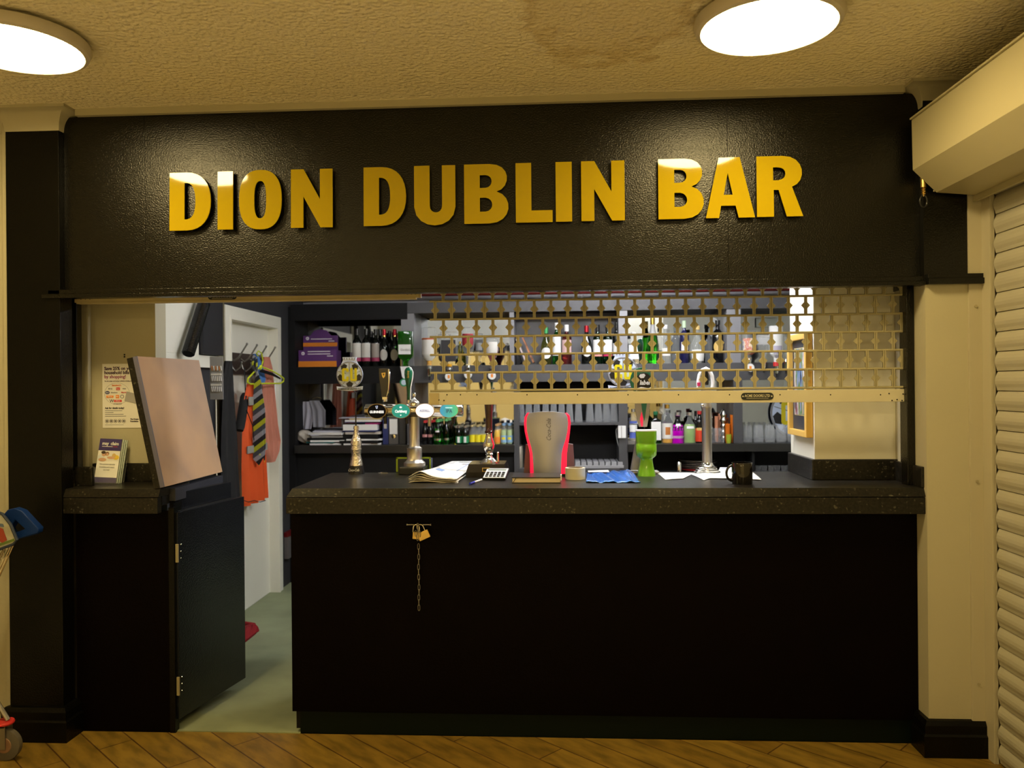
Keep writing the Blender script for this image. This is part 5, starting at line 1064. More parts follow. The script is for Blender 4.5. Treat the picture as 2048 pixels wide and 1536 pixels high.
B().tube([(hx + .010, yt - .014, z0_ + .0), (hx + .012, yt - .016, z0_ + .06), (hx + .021, yt - .010, z0_ + .11), (hx + .022, yt - .006, z0_ + .135), (hx + .012, yt - .004, z0_ + .157), (hx, yt, z0_ + .164)], .003, 8).out('handle_edge', white, t, True)
text('handle_text', 'Carlsberg', .013, lambda u, v, w: (hx - v, yt - .019 - w, z0_ + .125 + u), mat('gold mark', (.75, .5, .12), .3, metal=.6), t, sx=.7, shear=.2)
# bar towel box behind the font
q = on(828, 946); tw = thing('coaster_box', 'navy and lime green box behind the beer font base', 'box', (q.x, .70, ZC - .08))
# (stands on the inner shelf of the counter, just behind the worktop edge)
B().box(Xp(793, .70), Xp(862, .70), .68, .74, ZC - .30, Zp(828, 917, .70), .004).out('body', mat('navy card', (.02, .025, .05), .5), tw)
b = B(); b.box(Xp(793, .70), Xp(862, .70), .676, .68, Zp(0, 919.5, .70), Zp(0, 916.5, .70)).box(Xp(793, .70), Xp(796.5, .70), .676, .68, ZC - .0, Zp(0, 917, .70)).box(Xp(859, .70), Xp(862, .70), .676, .68, ZC, Zp(0, 917, .70)); b.out('lime_edge', mat('lime edge', (.35, .5, .02), .5), tw)
ORGS = box('inner_shelf', -1.10, 1.10, .645, .80, ZC - .32, ZC - .30, blackm, cb)
# hand pull pump
yp = .53; x_ = lambda px: Xp(px, yp, 930); hp = thing('hand_pump', 'dark wooden handled beer pump with chrome neck on a black box', 'beer pump', (x_(979), yp, ZC))
wb_ = lambda w_: RW_(w_ / 2, yp)
zb_ = lambda py: Zp(979, py, yp - .0) - ZC
b = B(); w0 = wb_(80); b.loft([[Vector((x_(977) + sx * w0, yp + sy * .10 - .02, ZC + .0)) for sx, sy in ((-1, -1), (1, -1), (1, 1), (-1, 1))], [Vector((x_(977) + sx * w0, yp + sy * .10 - .02, ZC + .025)) for sx, sy in ((-1, -1), (1, -1), (1, 1), (-1, 1))], [Vector((x_(977) + sx * (w0 - .012), yp + sy * .09 - .02, ZC + .062)) for sx, sy in ((-1, -1), (1, -1), (1, 1), (-1, 1))]]); b.out('box', mat('black varnished wood', (.015, .012, .01), .2), hp)
pl = B().box(x_(976) - .017, x_(976) + .017, yp - .1215, yp - .112, ZC + .028, ZC + .046, .001).out('plaque', brass, hp); B().box(x_(976) - .013, x_(976) + .013, yp - .123, yp - .1215, ZC + .031, ZC + .043).out('plaque_text', blackpl, pl)
zz = [(0, .0), (wb_(40), .0), (wb_(40), .005), (wb_(26), .014), (wb_(14), .028), (wb_(12), .036), (wb_(16), .042), (wb_(12), .048), (wb_(20), .062), (wb_(25), .082), (wb_(22), .098), (wb_(16), .115), (wb_(13), .135), (wb_(15), .142), (0, .142)]
B().lathe(zz, (x_(979.5), yp - .02, ZC + .060), 28).out('chrome_neck', chrome, hp, True)
wd = mat('dark mahogany', (.035, .008, .006), .15, coat=.6); z1_ = ZC + .060 + .142; zt_ = Zp(979, 786, yp)
hh = zt_ - z1_
B().lathe([(0, 0), (wb_(17), 0), (wb_(18), .008), (wb_(14.5), .014), (wb_(13.5), .03), (wb_(14), hh * .4), (wb_(18), hh * .7), (wb_(21.5), hh * .9), (wb_(18), hh * 1.0), (0, hh * 1.02)], (x_(979.5), yp - .02, z1_), 24).out('handle', wd, hp, True)
B().cyl((x_(997), yp - .03, ZC + .064), (x_(997), yp - .03, ZC + .105), .0055, seg=12).ball((x_(997), yp - .03, ZC + .107), .0062).out('lever', chrome, hp, True)
# folded newspaper
n0 = on(817, 966); n1 = on(916, 966); n2 = on(916, 928); n3 = on(838, 928); npm = mat('newsprint', (.62, .58, .49), .85); npw = mat('newspaper page', (.78, .77, .75), .8)
nw = thing('newspaper', 'folded newspaper lying by the beer font', 'newspaper', ((n0.x + n1.x) / 2, (n0.y + n2.y) / 2, ZC))
xa_, xb_, ya_, yb_ = n0.x, n1.x, n0.y - .0, n2.y - .05
def nsheet(k, lift, m, name, dx0=0, dy0=0, dy1=0):
    def f(u, v):
        sl = .055 * v
        x = xa_ + sl * 1.6 + (xb_ - xa_ + dx0 - sl) * u; y = ya_ + dy0 + (yb_ + dy1 - ya_ - dy0) * v
        z = ZC + .0015 + k + lift * math.exp(-((u - .22) / .20) ** 2) * (1 - v) ** 1.5 + .004 * math.sin(u * 5 + k * 300) * (1 - v)
        return Vector((x, y, z))
    return B().grid(f, 20, 8).out(name, m, nw, True, solid=.0012)
nsheet(.000, .002, npm, 'sheet', .0, .004); nsheet(.004, .005, npm, 'sheet', -.004, .008); nsheet(.008, .011, npm, 'sheet', -.012, .002); nsheet(.012, .018, npm, 'sheet', -.018, .0); nsheet(.015, .024, npm, 'sheet', -.010, .003)
nsheet(.019, .028, npw, 'front_page', -.006, .004)
b = B(); random.seed(5)
def nprint(u0, u1, v0, v1):
    P4 = []
    for (u, v) in ((u0, v0), (u1, v0), (u1, v1), (u0, v1)):
        sl = .055 * v; x = xa_ + sl * 1.6 + (xb_ - xa_ - .006 - sl) * u; y = ya_ + .004 + (yb_ - ya_ - .004) * v
        z = ZC + .0015 + .019 + .028 * math.exp(-((u - .22) / .20) ** 2) * (1 - v) ** 1.5 + .004 * math.sin(u * 5 + 5.7) * (1 - v) + .0016
        P4.append(Vector((x, y, z)))
    return P4
for k in range(7): b.poly(nprint(.36 + k * .06, .40 + k * .06, .86, .93))
for k in range(5): b.poly(nprint(.58 + k * .05, .615 + k * .05, .72, .79))
for k in range(9):
    b.poly(nprint(.06, .30, .50 + k * .045, .51 + k * .045))
b.out('headline_print', mat('grey ink', (.22, .22, .25), .8), nw)
b = B(); b.poly(nprint(.10, .30, .28, .42)); b.poly(nprint(.32, .48, .26, .36)); b.poly(nprint(.74, .77, .35, .82)); b.out('picture_print', mat('blue ink', (.22, .32, .55), .8), nw)
w2 = thing('loose_sheet', 'white sheets tucked beside the newspaper, near the pump box', 'paper', (on(930, 950).x, on(930, 950).y, ZC))
B().poly([on(905, 965), on(916, 966), on(925, 936), on(900, 932)]).out('sheet', paper, w2, solid=.0015); B().poly([on(917, 934), on(943, 935), on(942, 943), on(920, 944)]).out('sheet', paper, w2, solid=.0015)
# calculator, pen, notebook, tape, folder
k0 = on(965, 961.5); kc = thing('calculator', 'silver and black pocket calculator lying in front of the pump box', 'calculator', (k0.x + .05, k0.y + .05, ZC))
M4 = Matrix.Translation((on(988, 961).x, on(988, 961).y, ZC)) @ Matrix.Rotation(math.radians(-5), 4, 'Z') @ Matrix.Rotation(math.radians(15), 4, 'X') @ Matrix.Translation((0, .06, -.002))
B().box(-.052, .052, -.06, .06, .003, .013, .003, M4).out('body', blackpl, kc); B().box(-.050, .050, -.058, .059, .013, .0155, .001, M4).out('face', mat('silver face', (.55, .57, .58), .35), kc)
for i in range(5):
    for j in range(3): B().box(-.043 + i * .018, -.030 + i * .018, -.05 + j * .022, -.036 + j * .022, .015, .018, .001, M4).out('key', blackpl, kc)
B().box(-.042, .042, .028, .05, .0155, .0162, 0, M4).out('display', mat('grey green display', (.28, .32, .28), .2), kc)
a = on(940, 969.5); c = on(963, 961.5); pe = thing('ballpoint_pen', 'white ballpoint pen with a blue cap near the worktop edge', 'pen', (a.x, a.y, ZC)); up_ = Vector((0, 0, .005))
B().cyl(a.lerp(c, .35) + up_, c + up_, .0042, seg=12).out('barrel', white, pe, True); B().cyl(a + up_, a.lerp(c, .36) + up_, .005, .0045, 12).out('cap', mat('blue cap plastic', (.02, .04, .45), .3), pe, True)
n0 = on(1023.5, 966.5); n1 = on(1121.5, 966.5); nb = thing('notebook', 'thick black hardback notebook with cream pages on the worktop', 'notebook', ((n0.x + n1.x) / 2, n0.y + .1, ZC)); yb_ = n0.y + .17
B().box(n0.x + .003, n1.x - .002, n0.y + .003, yb_, ZC + .003, ZC + .023).out('pages', mat('cream page edges', (.62, .52, .36), .8), nb)
b = B(); b.box(n0.x, n1.x, n0.y, yb_ + .002, ZC, ZC + .0032, .001).box(n0.x, n1.x, n0.y, yb_ + .002, ZC + .023, ZC + .0262, .001).box(n0.x, n1.x, yb_ - .002, yb_ + .003, ZC, ZC + .026); b.out('cover', mat('black leatherette', (.02, .02, .022), .3), nb)
B().box(n1.x - .001, n1.x + .004, n0.y - .001, n0.y + .03, ZC + .012, ZC + .036).out('page_marker', paper, nb)
B().poly([Vector((n0.x + .005, n0.y + .0025, ZC + .004)), Vector((n0.x + .008, n0.y + .0025, ZC + .004)), Vector((n0.x + .02, n0.y + .0025, ZC + .022)), Vector((n0.x + .017, n0.y + .0025, ZC + .022))]).out('elastic', blackpl, nb, solid=.001)
q = on(1151, 960); R = RW_(20, q.y + .04); tp = thing('tape_roll', 'roll of cream masking tape standing flat on the worktop', 'tape', (q.x, q.y + R, ZC))
B().lathe([(R * .80, 0), (R, 0), (R, .051), (R * .80, .051), (R * .80, 0)], tp.location, 36).out('tape', mat('cream tape', (.60, .55, .36), .5), tp, True); B().lathe([(R * .76, 0.001), (R * .80, .001), (R * .80, .052), (R * .76, .052), (R * .76, .001)], tp.location, 36).out('core', mat('card core', (.5, .42, .3), .8), tp, True)
bl = thing('document_wallet', 'crumpled blue plastic document wallet on the worktop', 'wallet', (on(1225, 958).x, on(1225, 958).y, ZC)); P0, P1, P2, P3 = on(1172, 966), on(1281, 966), on(1262, 943), on(1174, 946)
def bw(u, v):
    p = P0.lerp(P1, u).lerp(P3.lerp(P2, u), v); z = .004 + .003 * math.sin(u * 17 + v * 4) + .018 * math.exp(-((u - .84) / .1) ** 2 - ((v - .65) / .3) ** 2) + .002 * math.sin(u * 40 + v * 9); return Vector((p.x, p.y, ZC + z))
B().grid(bw, 36, 14).out('wallet', mat('glossy blue plastic', (.03, .16, .62), .15, coat=.5, bump=.4, bscale=60), bl, True, solid=.003)
b = B(); b.poly([Vector((P3.lerp(P2, .02).x, P3.lerp(P2, .02).y, ZC + .011)), Vector((P3.lerp(P2, .48).x, P3.lerp(P2, .48).y, ZC + .011)), Vector((P3.lerp(P2, .48).x, P3.y - .05, ZC + .010)), Vector((P3.lerp(P2, .02).x, P3.y - .05, ZC + .010))]); b.out('label_strip', paper, bl, solid=.001)
# cola fountain
yf = .50; t = thing('cola_fountain', 'steel cola dispenser tower with glowing red sides', 'drink dispenser', (Xp(1096, yf, 940), yf, ZC)); cx_ = Xp(1096, yf, 940)
def OX(px, py): p = PY(px, py, yf); return (p.x, p.z)
outer = [OX(*p) for p in ((1062, 947), (1062, 925), (1061.5, 905), (1059, 893), (1055, 878), (1051.5, 862), (1050, 846), (1051, 834), (1055, 827.5))] + [OX(*p) for p in ((1062, 829), (1096, 828), (1126, 829), (1134, 828), (1138, 832), (1140, 845), (1138.5, 862), (1136.5, 878), (1134, 893), (1132.5, 905), (1132, 925), (1131.5, 947))]
shape('red_shell', outer, [], .12, lambda u, v, w: (u, yf + .02 - w, v), mat('glowing red acrylic', (.7, .01, .03), .15, emit=(1, .01, .05), est=1.1), t, bevel=.003)
LP = [(1068, 947), (1067, 925), (1065.5, 905), (1063, 893), (1058.5, 878), (1054.8, 862), (1053.6, 846), (1054.5, 834), (1058, 826)]
RP = [(1122, 947), (1122.5, 925), (1123.5, 905), (1126, 893), (1131, 878), (1134.6, 862), (1136, 846), (1135, 834), (1131, 826)]
def fr_(back):
    def f(u, v):
        k = v * (len(LP) - 1); i = int(min(k, len(LP) - 2)); t_ = k - i
        l = Vector(OX(*LP[i])).lerp(Vector(OX(*LP[i + 1])), t_); r = Vector(OX(*RP[i])).lerp(Vector(OX(*RP[i + 1])), t_); p = l.lerp(r, u); w_ = 2 * u - 1
        top = max(0, (v - .93) / .07); return Vector((p.x, yf - .046 - (0 if back else .018 * (1 - w_ * w_)) + (.01 if back else 0), p.y + .009 * (1 - w_ * w_) * top))
    return f
b = B(); N1, N2 = 16, 32
FV = [[b.bm.verts.new(fr_(False)(i / N1, j / N2)) for j in range(N2 + 1)] for i in range(N1 + 1)]; BV = [[b.bm.verts.new(fr_(True)(i / N1, j / N2)) for j in range(N2 + 1)] for i in range(N1 + 1)]
for i in range(N1):
    for j in range(N2): b.bm.faces.new((FV[i][j], FV[i + 1][j], FV[i + 1][j + 1], FV[i][j + 1])); b.bm.faces.new((BV[i][j + 1], BV[i + 1][j + 1], BV[i + 1][j], BV[i][j]))
    for j in (0, N2): b.bm.faces.new((FV[i][j], FV[i + 1][j], BV[i + 1][j], BV[i][j]))
for j in range(N2):
    for i in (0, N1): b.bm.faces.new((FV[i][j], FV[i][j + 1], BV[i][j + 1], BV[i][j]))
b.out('front_panel', mat('satin steel panel', (.46, .46, .50), .36, metal=.6), t, True)
zc2 = Zp(1098, 850, yf)
zc2 = Zp(1098, 858, yf)
text('script_text', 'Coca-Cola', .030, lambda u, v, w: (Xp(1098, yf, 850) - v, yf - .0725 - w, zc2 + u), mat('etched grey', (.12, .11, .10), .4), t, shear=.35, sx=.80, bold=.0)
p_ = Xp(1145, .52, 920)
B().prism([(Xp(1128, .5, 930), ZC), (Xp(1151, .5, 930), ZC), (Xp(1147, .5, 930), Zp(0, 896, .5)), (Xp(1133, .5, 930), Zp(0, 894, .5))], .56, .60).out('side_fin', mat('grey side fin', (.12, .11, .10), .5), t)
B().prism([(Xp(1046, .5, 930), ZC), (Xp(1066, .5, 930), ZC), (Xp(1062, .5, 930), Zp(0, 896, .5)), (Xp(1051, .5, 930), Zp(0, 896, .5))], .56, .60).out('side_fin', MATS['grey side fin'], t)
B().box(cx_ - .09, cx_ + .085, yf - .05, yf + .08, ZC, ZC + .012, .002).out('base_plate', blackpl, t)
# green cider font
yg = .48; gx_ = Xp(1292.5, yg, 900); g = thing('cider_font', 'bright green stepped font head on a flared foot, with a steel fin behind', 'drink font', (gx_, yg, ZC)); zg = lambda py: Zp(1292, py, yg); wg = lambda a: RW_(a / 2, yg)
gm_ = mat('bright green enamel', (.15, .38, .008), .28, coat=.2)
sec = [(zg(953), 36, .9), (zg(945), 33.5, .9), (zg(932), 27, .9), (zg(920), 24, .9), (zg(916.5), 24.5, .9), (zg(913), 34, .8), (zg(910), 39, .8), (zg(900), 40, .8), (zg(889), 40, .8), (zg(887), 37.5, .8), (zg(884.5), 37.5, .8), (zg(881), 40, .8), (zg(862), 40.5, .8)]
B().loft([[Vector((p[0], p[1], z)) for p in ell(gx_, yg, wg(w_), wg(w_) * k, 32, 3.2)] for z, w_, k in sec]).out('font_body', gm_, g, True)
B().loft([[Vector((p[0], p[1], z)) for p in ell(gx_, yg, wg(41), wg(41) * .8, 32, 3.2)] for z in (zg(862), zg(859.5))]).out('top_rim', white, g)
b = B(); A_ = [(1264, 940), (1266, 925), (1274, 900), (1280, 898), (1283, 915), (1282, 940)]
b.prism([(Xp(px, yg + .07, 920), Zp(0, py, yg + .07)) for px, py in ((1262, 943), (1266, 922), (1273, 885), (1276, 868), (1284, 868), (1284, 943))], yg + .065, yg + .11); b.out('steel_fin', dsteel, g)
B().box(Xp(1258, yg + .08, 940), Xp(1318, yg + .08, 940), yg + .06, yg + .14, ZC, ZC + .012, .004).out('foot_plate', dsteel, g)
# tall blade shaped handle rising behind the green head
bx_ = yg + .05
def bl_(pts, m, name, y0, y1): return B().prism([(Xp(px, bx_, 840), Zp(0, py, bx_)) for px, py in pts], y0, y1).out(name, m, g)
bl_(((1278, 861), (1271, 830), (1270, 800), (1276, 770), (1300, 770), (1302, 806), (1298, 840), (1294, 861)), dsteel, 'blade', bx_, bx_ + .02)
bl_(((1282, 860), (1280, 845), (1283.5, 832), (1286, 845), (1285.5, 860)), mat('red strip', (.7, .01, .05), .3, emit=(1, .02, .08), est=.5), 'red_strip', bx_ - .004, bx_)
bl_(((1288.5, 850), (1284, 828), (1281, 800), (1283, 760), (1296, 760), (1296, 800), (1292, 828)), mat('dark green enamel', (.01, .10, .05), .2), 'green_blade', bx_ - .008, bx_ - .001)
ba = PY(1284, 762, yg)
shape('badge_disc', ell(0, 0, .050, .062, 40), [], .012, FY(ba.x - .003, yg + .01, ba.z), mat('dark green enamel', (.01, .10, .05), .2), g, bevel=.002)
shape('badge_face', ell(0, 0, .040, .046, 36), [], .004, FY(ba.x + .008, yg - .0, ba.z - .008), blackpl, g)
shape('badge_swash', [(-.040, -.028), (-.015, -.020), (.02, -.026), (.042, -.016), (.040, -.030), (.02, -.038), (-.01, -.031), (-.038, -.038)], [], .002, FY(ba.x + .010, yg - .003, ba.z - .008), white, g)
text('badge_text', 'label', .030, FY(ba.x + .012, yg - .003, ba.z - .008), white, g, shear=.2, sx=.85, bold=.001)
shape('badge_mark', [(-.016, .0), (-.010, .010), (.008, .012), (.014, .004), (.006, -.008), (-.008, -.009)], [], .002, FY(ba.x + .002, yg - .003, ba.z + .022), white, g)
hz0 = PY(1281, 735, yg + .03); B().lathe([(0, 0), (.006, 0), (.007, .03), (.014, .075), (.015, .10), (.010, .115), (0, .12)], (hz0.x, yg + .03, Zp(0, 740, yg)), 18).out('tap_handle', mat('black green enamel', (.005, .03, .02), .2), g, True)
# steel column font
yc = .575; sx_ = Xp(1414, yc, 900); s = thing('column_font', 'tall plain steel column font on a stepped base with a white arched badge', 'beer font', (sx_, yc, ZC)); zs_ = lambda py: Zp(1414, py, yc) - ZC; rs_ = lambda w_: RW_(w_ / 2, yc)
B().lathe([(0, 0), (rs_(52), 0), (rs_(53), .005), (rs_(50), .009), (rs_(46), .011), (rs_(46), .016), (rs_(42), .020), (rs_(38), .021), (rs_(38), .026), (rs_(34), .03), (rs_(29), .031), (rs_(29), .036), (rs_(24), .042), (rs_(20), .052), (0, .052)], (sx_, yc, ZC), 32).out('stepped_base', chrome, s, True)
B().lathe([(0, .05), (rs_(19.5), .05), (rs_(19.5), zs_(818)), (rs_(22), zs_(816)), (rs_(22), zs_(812)), (rs_(19.5), zs_(810)), (rs_(20), zs_(778)), (0, zs_(776))], (sx_, yc, ZC), 28).out('column', steel, s, True)
B().ball(PY(1405, 811, yc - .03), .009).out('knob', chrome, s, True)
pts = [(1397, 776), (1396.5, 764), (1399, 750), (1405, 740), (1412, 737), (1419, 741), (1424, 752), (1426, 765), (1425, 776)]
B().tube([PY(px, py, yc - .02) for px, py in pts], .0095, 10).out('arched_badge', mat('white enamel', (.80, .80, .82), .35), s, True)
B().tube([PY(px, py, yc - .035) for px, py in ((1398, 772), (1397.5, 765))], .008, 8).out('badge_mark', mat('crimson mark', (.5, .02, .1), .4), s, True)
B().lathe([(0, 0), (.010, 0), (.013, .03), (.008, .07), (0, .08)], PY(1413, 770, yc), 16).out('tap_handle', blackpl, s, True)
# mug
q = on(1489, 970); R = RW_(20, q.y + .04); mg = thing('coffee_mug', 'glossy black mug near the right end of the worktop', 'mug', (q.x, q.y + R, ZC)); mk = mat('black glazed ceramic', (.006, .005, .005), .08, coat=.5)
hm = Zp(1489, 925, q.y + R) - ZC
B().lathe([(0, 0), (R * .95, 0), (R, .004), (R, hm - .002), (R * .98, hm), (R * .92, hm), (R * .92, .008), (0, .008)], mg.location, 36).out('body', mk, mg, True)
B().tube([(mg.location.x - R * .95 - .0 + (-.026) * math.sin(PI * i / 12), mg.location.y - .006 * math.sin(PI * i / 12), ZC + hm * .5 + hm * .36 * math.cos(PI * i / 12)) for i in range(13)], .0052, 10).out('handle', mk, mg, True)
# papers
def sheet(name, label, pts, bend=.003, lines=0, m=paper):
    P = [on(*p) for p in pts]; cx = sum((p.x for p in P)) / 4; cy = sum((p.y for p in P)) / 4; t = thing(name, label, 'paper', (cx, cy, ZC))
    def f(u, v): p = P[0].lerp(P[1], u).lerp(P[3].lerp(P[2], u), v); return Vector((p.x, p.y, ZC + .0015 + bend * (math.sin(u * 3.1) * .5 + .5 * math.sin(v * 3.1 + u))))
    B().grid(f, 10, 8).out('sheet', m, t, True, solid=.0008)
    if lines:
        b = B(); 
        for k in range(lines):
            v = .2 + .6 * k / max(1, lines); A, C = f(.12, v), f(.6 + .2 * (k % 2), v); b.poly([A + Vector((0, 0, .0009)), C + Vector((0, 0, .0009)), C + Vector((0, .004, .0009)), A + Vector((0, .004, .0009))])
        b.out('print_lines', mat('grey ink', (.22, .22, .25), .8), t)
    return t
sheet('paper_sheet', 'white sheet beside the green font', ((1331, 960), (1366, 958.5), (1389, 946), (1312, 946)))
sheet('paper_sheet', 'white sheet running under the other near the column font', ((1408, 961), (1440, 952), (1452, 946), (1378, 948)), .004, 3)
sheet('paper_sheet', 'large white sheet lying behind the black mug', ((1404, 957), (1523, 961), (1503, 942), (1416, 940)), .005)
sheet('paper_sheet', 'pale card with blue print behind the mug', ((1438, 940.5), (1475, 941), (1470, 935.5), (1440, 935.5)), .001)
q = on(1455, 938); o_ = B().box(q.x - .03, q.x + .04, q.y - .004, q.y + .004, ZC + .004, ZC + .0052).out('blue_print', LB, None); o_.parent = COL.objects['paper_sheet.003']; o_.data.transform(Matrix.Translation(-Vector(COL.objects['paper_sheet.003'].location)))
q = on(765, 947); ky = thing('key_bunch', 'tiny bunch of silver keys on the worktop behind the newspaper', 'keys', (q.x, q.y, ZC)); B().tube([(q.x - .012 + .010 * math.cos(2 * PI * i / 14), q.y + .010 * math.sin(2 * PI * i / 14), ZC + .003) for i in range(14)], .0012, 6, closed=True).out('ring', chrome, ky, True)
for k, a in enumerate((.2, .8, -.5)): B().box(0, .030, -.003, .003, .001 + k * .002, .0025 + k * .002, 0, Matrix.Translation((q.x - .004, q.y, ZC)) @ Matrix.Rotation(a, 4, 'Z')).lathe([(0, 0), (.007, 0), (.007, .0018), (0, .0018)], (q.x - .004, q.y, ZC + .001 + k * .002), 12).out('key', chrome, ky)
# ================================================================== LEFT SIDE: POSTER, LEAFLETS, COAT HOOKS
q = PY(205, 728, .30); pw, ph = .21, .297; po = thing('poster', 'printed poster about saving on household bills taped behind the short worktop', 'poster', (q.x + pw / 2, .296, q.z - ph)); X0, Z1 = q.x, q.z; YP = .2975
B().box(X0, X0 + pw, YP, .2995, Z1 - ph, Z1).out('sheet', mat('poster paper', (.76, .74, .70), .5), po)
dkp = mat('aubergine print', (.05, .015, .05), .6); plm = mat('plum print', (.28, .02, .14), .6)
def pt(s, size, x, z, m, **k): return text('print_text', s, size, FY(X0 + x, YP - .0006, Z1 - z), m, po, align='LEFT', **k)
pt('Save 25% on your', .0215, .010, .022, dkp, bold=.0006, sx=.92); pt('household bills', .0215, .010, .041, dkp, bold=.0006, sx=.92); pt('by shopping!', .0215, .010, .060, plm, bold=.0003, sx=.95)
pt('Use this unique card and get cashback at leading stores', .0072, .011, .080, dkp, sx=.85)
shape('logo_ring', ell(0, 0, .060, .050, 40), [ell(0, 0, .0592, .0492, 40)], .0004, FY(X0 + .070, YP - .0006, Z1 - .138), mat('grey ink', (.22, .22, .25), .8), po)
pt("Sainsbury's", .011, .046, .100, mat('orange print', (.75, .2, .03), .6), sx=.9, bold=.0002)
def pb_(x, z, w_, h_, m, s=None, sm=textwh, sz=.007):
    o = B().box(X0 + x - w_ / 2, X0 + x + w_ / 2, YP - .0012, YP - .0004, Z1 - z - h_ / 2, Z1 - z + h_ / 2).out('logo_block', m, po)
    if s: text('logo_text', s, sz, FY(X0 + x, YP - .0016, Z1 - z), sm, o, sx=.85)
pt('BHS', .011, .028, .116, mat('grey ink', (.22, .22, .25), .8)); pb_(.075, .116, .018, .012, redp, 'Argos'); pt('M&S', .009, .096, .116, mat('grey ink', (.22, .22, .25), .8))
shape('logo_oval', ell(0, 0, .011, .0075, 24), [], .0006, FY(X0 + .024, YP - .0008, Z1 - .133), mat('navy print', (.06, .07, .2), .5), po); text('logo_text', 'Boots', .007, FY(X0 + .024, YP - .0014, Z1 - .133), textwh, po, sx=.8)
pt('debenhams', .008, .040, .133, mat('grey ink', (.22, .22, .25), .8), sx=.9); pt('Marriott', .009, .090, .133, redp, bold=.0002)
pb_(.036, .152, .034, .010, LO, 'Halfords'); pb_(.072, .152, .016, .015, LO, 'B&Q'); shape('logo_disc', ell(0, 0, .009, .009, 24), [ell(0, 0, .006, .006, 24)], .0006, FY(X0 + .094, YP - .0008, Z1 - .152), mat('grey ink', (.22, .22, .25), .8), po)
pt('W', .020, .034, .172, textdk); pb_(.074, .172, .036, .010, redp, 'wilkinson'); pt('and many more!', .0068, .052, .185, textdk, sx=.9)
cdx = B().box(-.035, .035, -.0008, 0, -.022, .022, 0, Matrix.Translation((X0 + .145, YP - .0012, Z1 - .158)) @ Matrix.Rotation(math.radians(14), 4, 'Y')).out('card_picture', mat('grey card print', (.35, .34, .34), .5), po)
pt('Ask for details today!', .0115, .012, .205, textdk, bold=.0003, sx=.92)
b = B()
for k, w_ in enumerate((.082, .040, .088, .10)): b.box(X0 + .012, X0 + .012 + w_, YP - .0008, YP - .0002, Z1 - .218 - k * .0085, Z1 - .2155 - k * .0085)
b.box(X0 + .012, X0 + .1, YP - .0008, YP - .0002, Z1 - .283, Z1 - .2818); b.out('small_print', mat('grey ink', (.22, .22, .25), .8), po)
for k in range(5): shape('icon_ring', ell(0, 0, .0085, .0085, 20), [ell(0, 0, .0072, .0072, 20)], .0006, FY(X0 + .021 + k * .020, YP - .0008, Z1 - .265), textdk, po); B().box(X0 + .017 + k * .020, X0 + .025 + k * .020, YP - .001, YP - .0003, Z1 - .268, Z1 - .262).out('icon_mark', textdk, po)
pt('The Dream', .0095, .132, .257, textdk, bold=.0003, sx=.9); pt('Foundation', .0095, .132, .267, textdk, bold=.0003, sx=.9)
# two screw holes above the poster
q = PY(249, 711, .299); B_ = B(); B_.ball((q.x, .299, q.z + .004), .004).ball((q.x, .299, q.z - .006), .004); tag(solo(B_.out('wall_plug', blackpl)), 'pair of dark screw holes in the cream wall above the poster', 'wall plug')
# leaflet holder
q = PZ(216, 962, ZC); br = thing('leaflet_holder', 'clear plastic holder with purple and white claim leaflets on the short worktop', 'leaflet holder', (PY(218, 930, .235).x, .22, ZC)); bxx = br.location.x
tilt = math.radians(-13); M0 = Matrix.Translation((bxx, .195, ZC)) @ Matrix.Rotation(math.radians(4), 4, 'Z') @ Matrix.Rotation(tilt, 4, 'X') @ Matrix.Rotation(math.radians(3), 4, 'Y')
for k in range(4): B().box(-.05 + k * .0045, .05 + k * .0045, .002 + k * .008, .009 + k * .008, .006, .206, .0005, M0).out('leaflet', [paper, mat('pale green leaflet', (.45, .52, .48), .6)][k > 0], br)
def fm(ox, oz): return lambda u, v, w: tuple(M0 @ Vector((ox + u, -.0006 - w, oz + v)))
hd = B().box(-.05, .05, .0005, .002, .152, .206, 0, M0).out('header_print', mat('deep purple print', (.045, .03, .14), .5), br)
text('leaflet_text', 'may', .021, fm(-.022, .184), textwh, hd, bold=.0003, sx=.85); text('leaflet_text', 'claim', .021, fm(.020, .184), textwh, hd, bold=.0003, sx=.85)
B().box(-.036, .012, -.0002, .0006, .1695, .1715, 0, M0).out('header_line', textwh, hd); B().box(.014, .034, -.0002, .0006, .1695, .1715, 0, M0).out('header_line', redp, hd)
ph_ = B().box(-.05, .05, .0012, .002, .105, .151, 0, M0).out('photo_print', mat('photo white', (.75, .74, .72), .5), br)
def blob(x, z, rx, rz, m, d=.0): shape('photo_shape', ell(0, 0, rx, rz, 20), [], .0006, (lambda u, v, w: tuple(M0 @ Vector((x + u, .0008 - d - w, z + v)))), m, ph_)
skin = mat('photo skin tone', (.6, .36, .24), .6); hr = mat('photo dark hair', (.05, .03, .02), .6)
blob(-.034, .120, .016, .014, mat('photo shirt', (.62, .66, .70), .6)); blob(-.022, .136, .010, .011, skin, .0005); blob(-.025, .143, .010, .007, hr, .001); blob(-.008, .137, .009, .009, mat('photo brown hair', (.18, .09, .05), .6), .0005); blob(-.006, .134, .006, .007, skin, .001); blob(.024, .130, .009, .010, mat('photo fair hair', (.6, .42, .15), .6), .0005); blob(.034, .122, .014, .011, mat('photo yellow shirt', (.75, .55, .05), .6)); blob(-.026, .110, .018, .008, skin, .0004); blob(.012, .120, .018, .006, skin, .0006)
for k, s_ in enumerate(('Have you been injured in', 'an accident and it wasn’t', 'your fault?')): text('leaflet_text', s_, .0085, fm(0, .090 - k * .013), mat('grey print', (.25, .25, .25), .6), br, sx=.8)
B().box(-.05, .05, .0005, .002, .006, .030, 0, M0).out('footer_print', MATS['deep purple print'], br)
acr = thin_glass('clear acrylic', (.8, .82, .82), .04, .5)
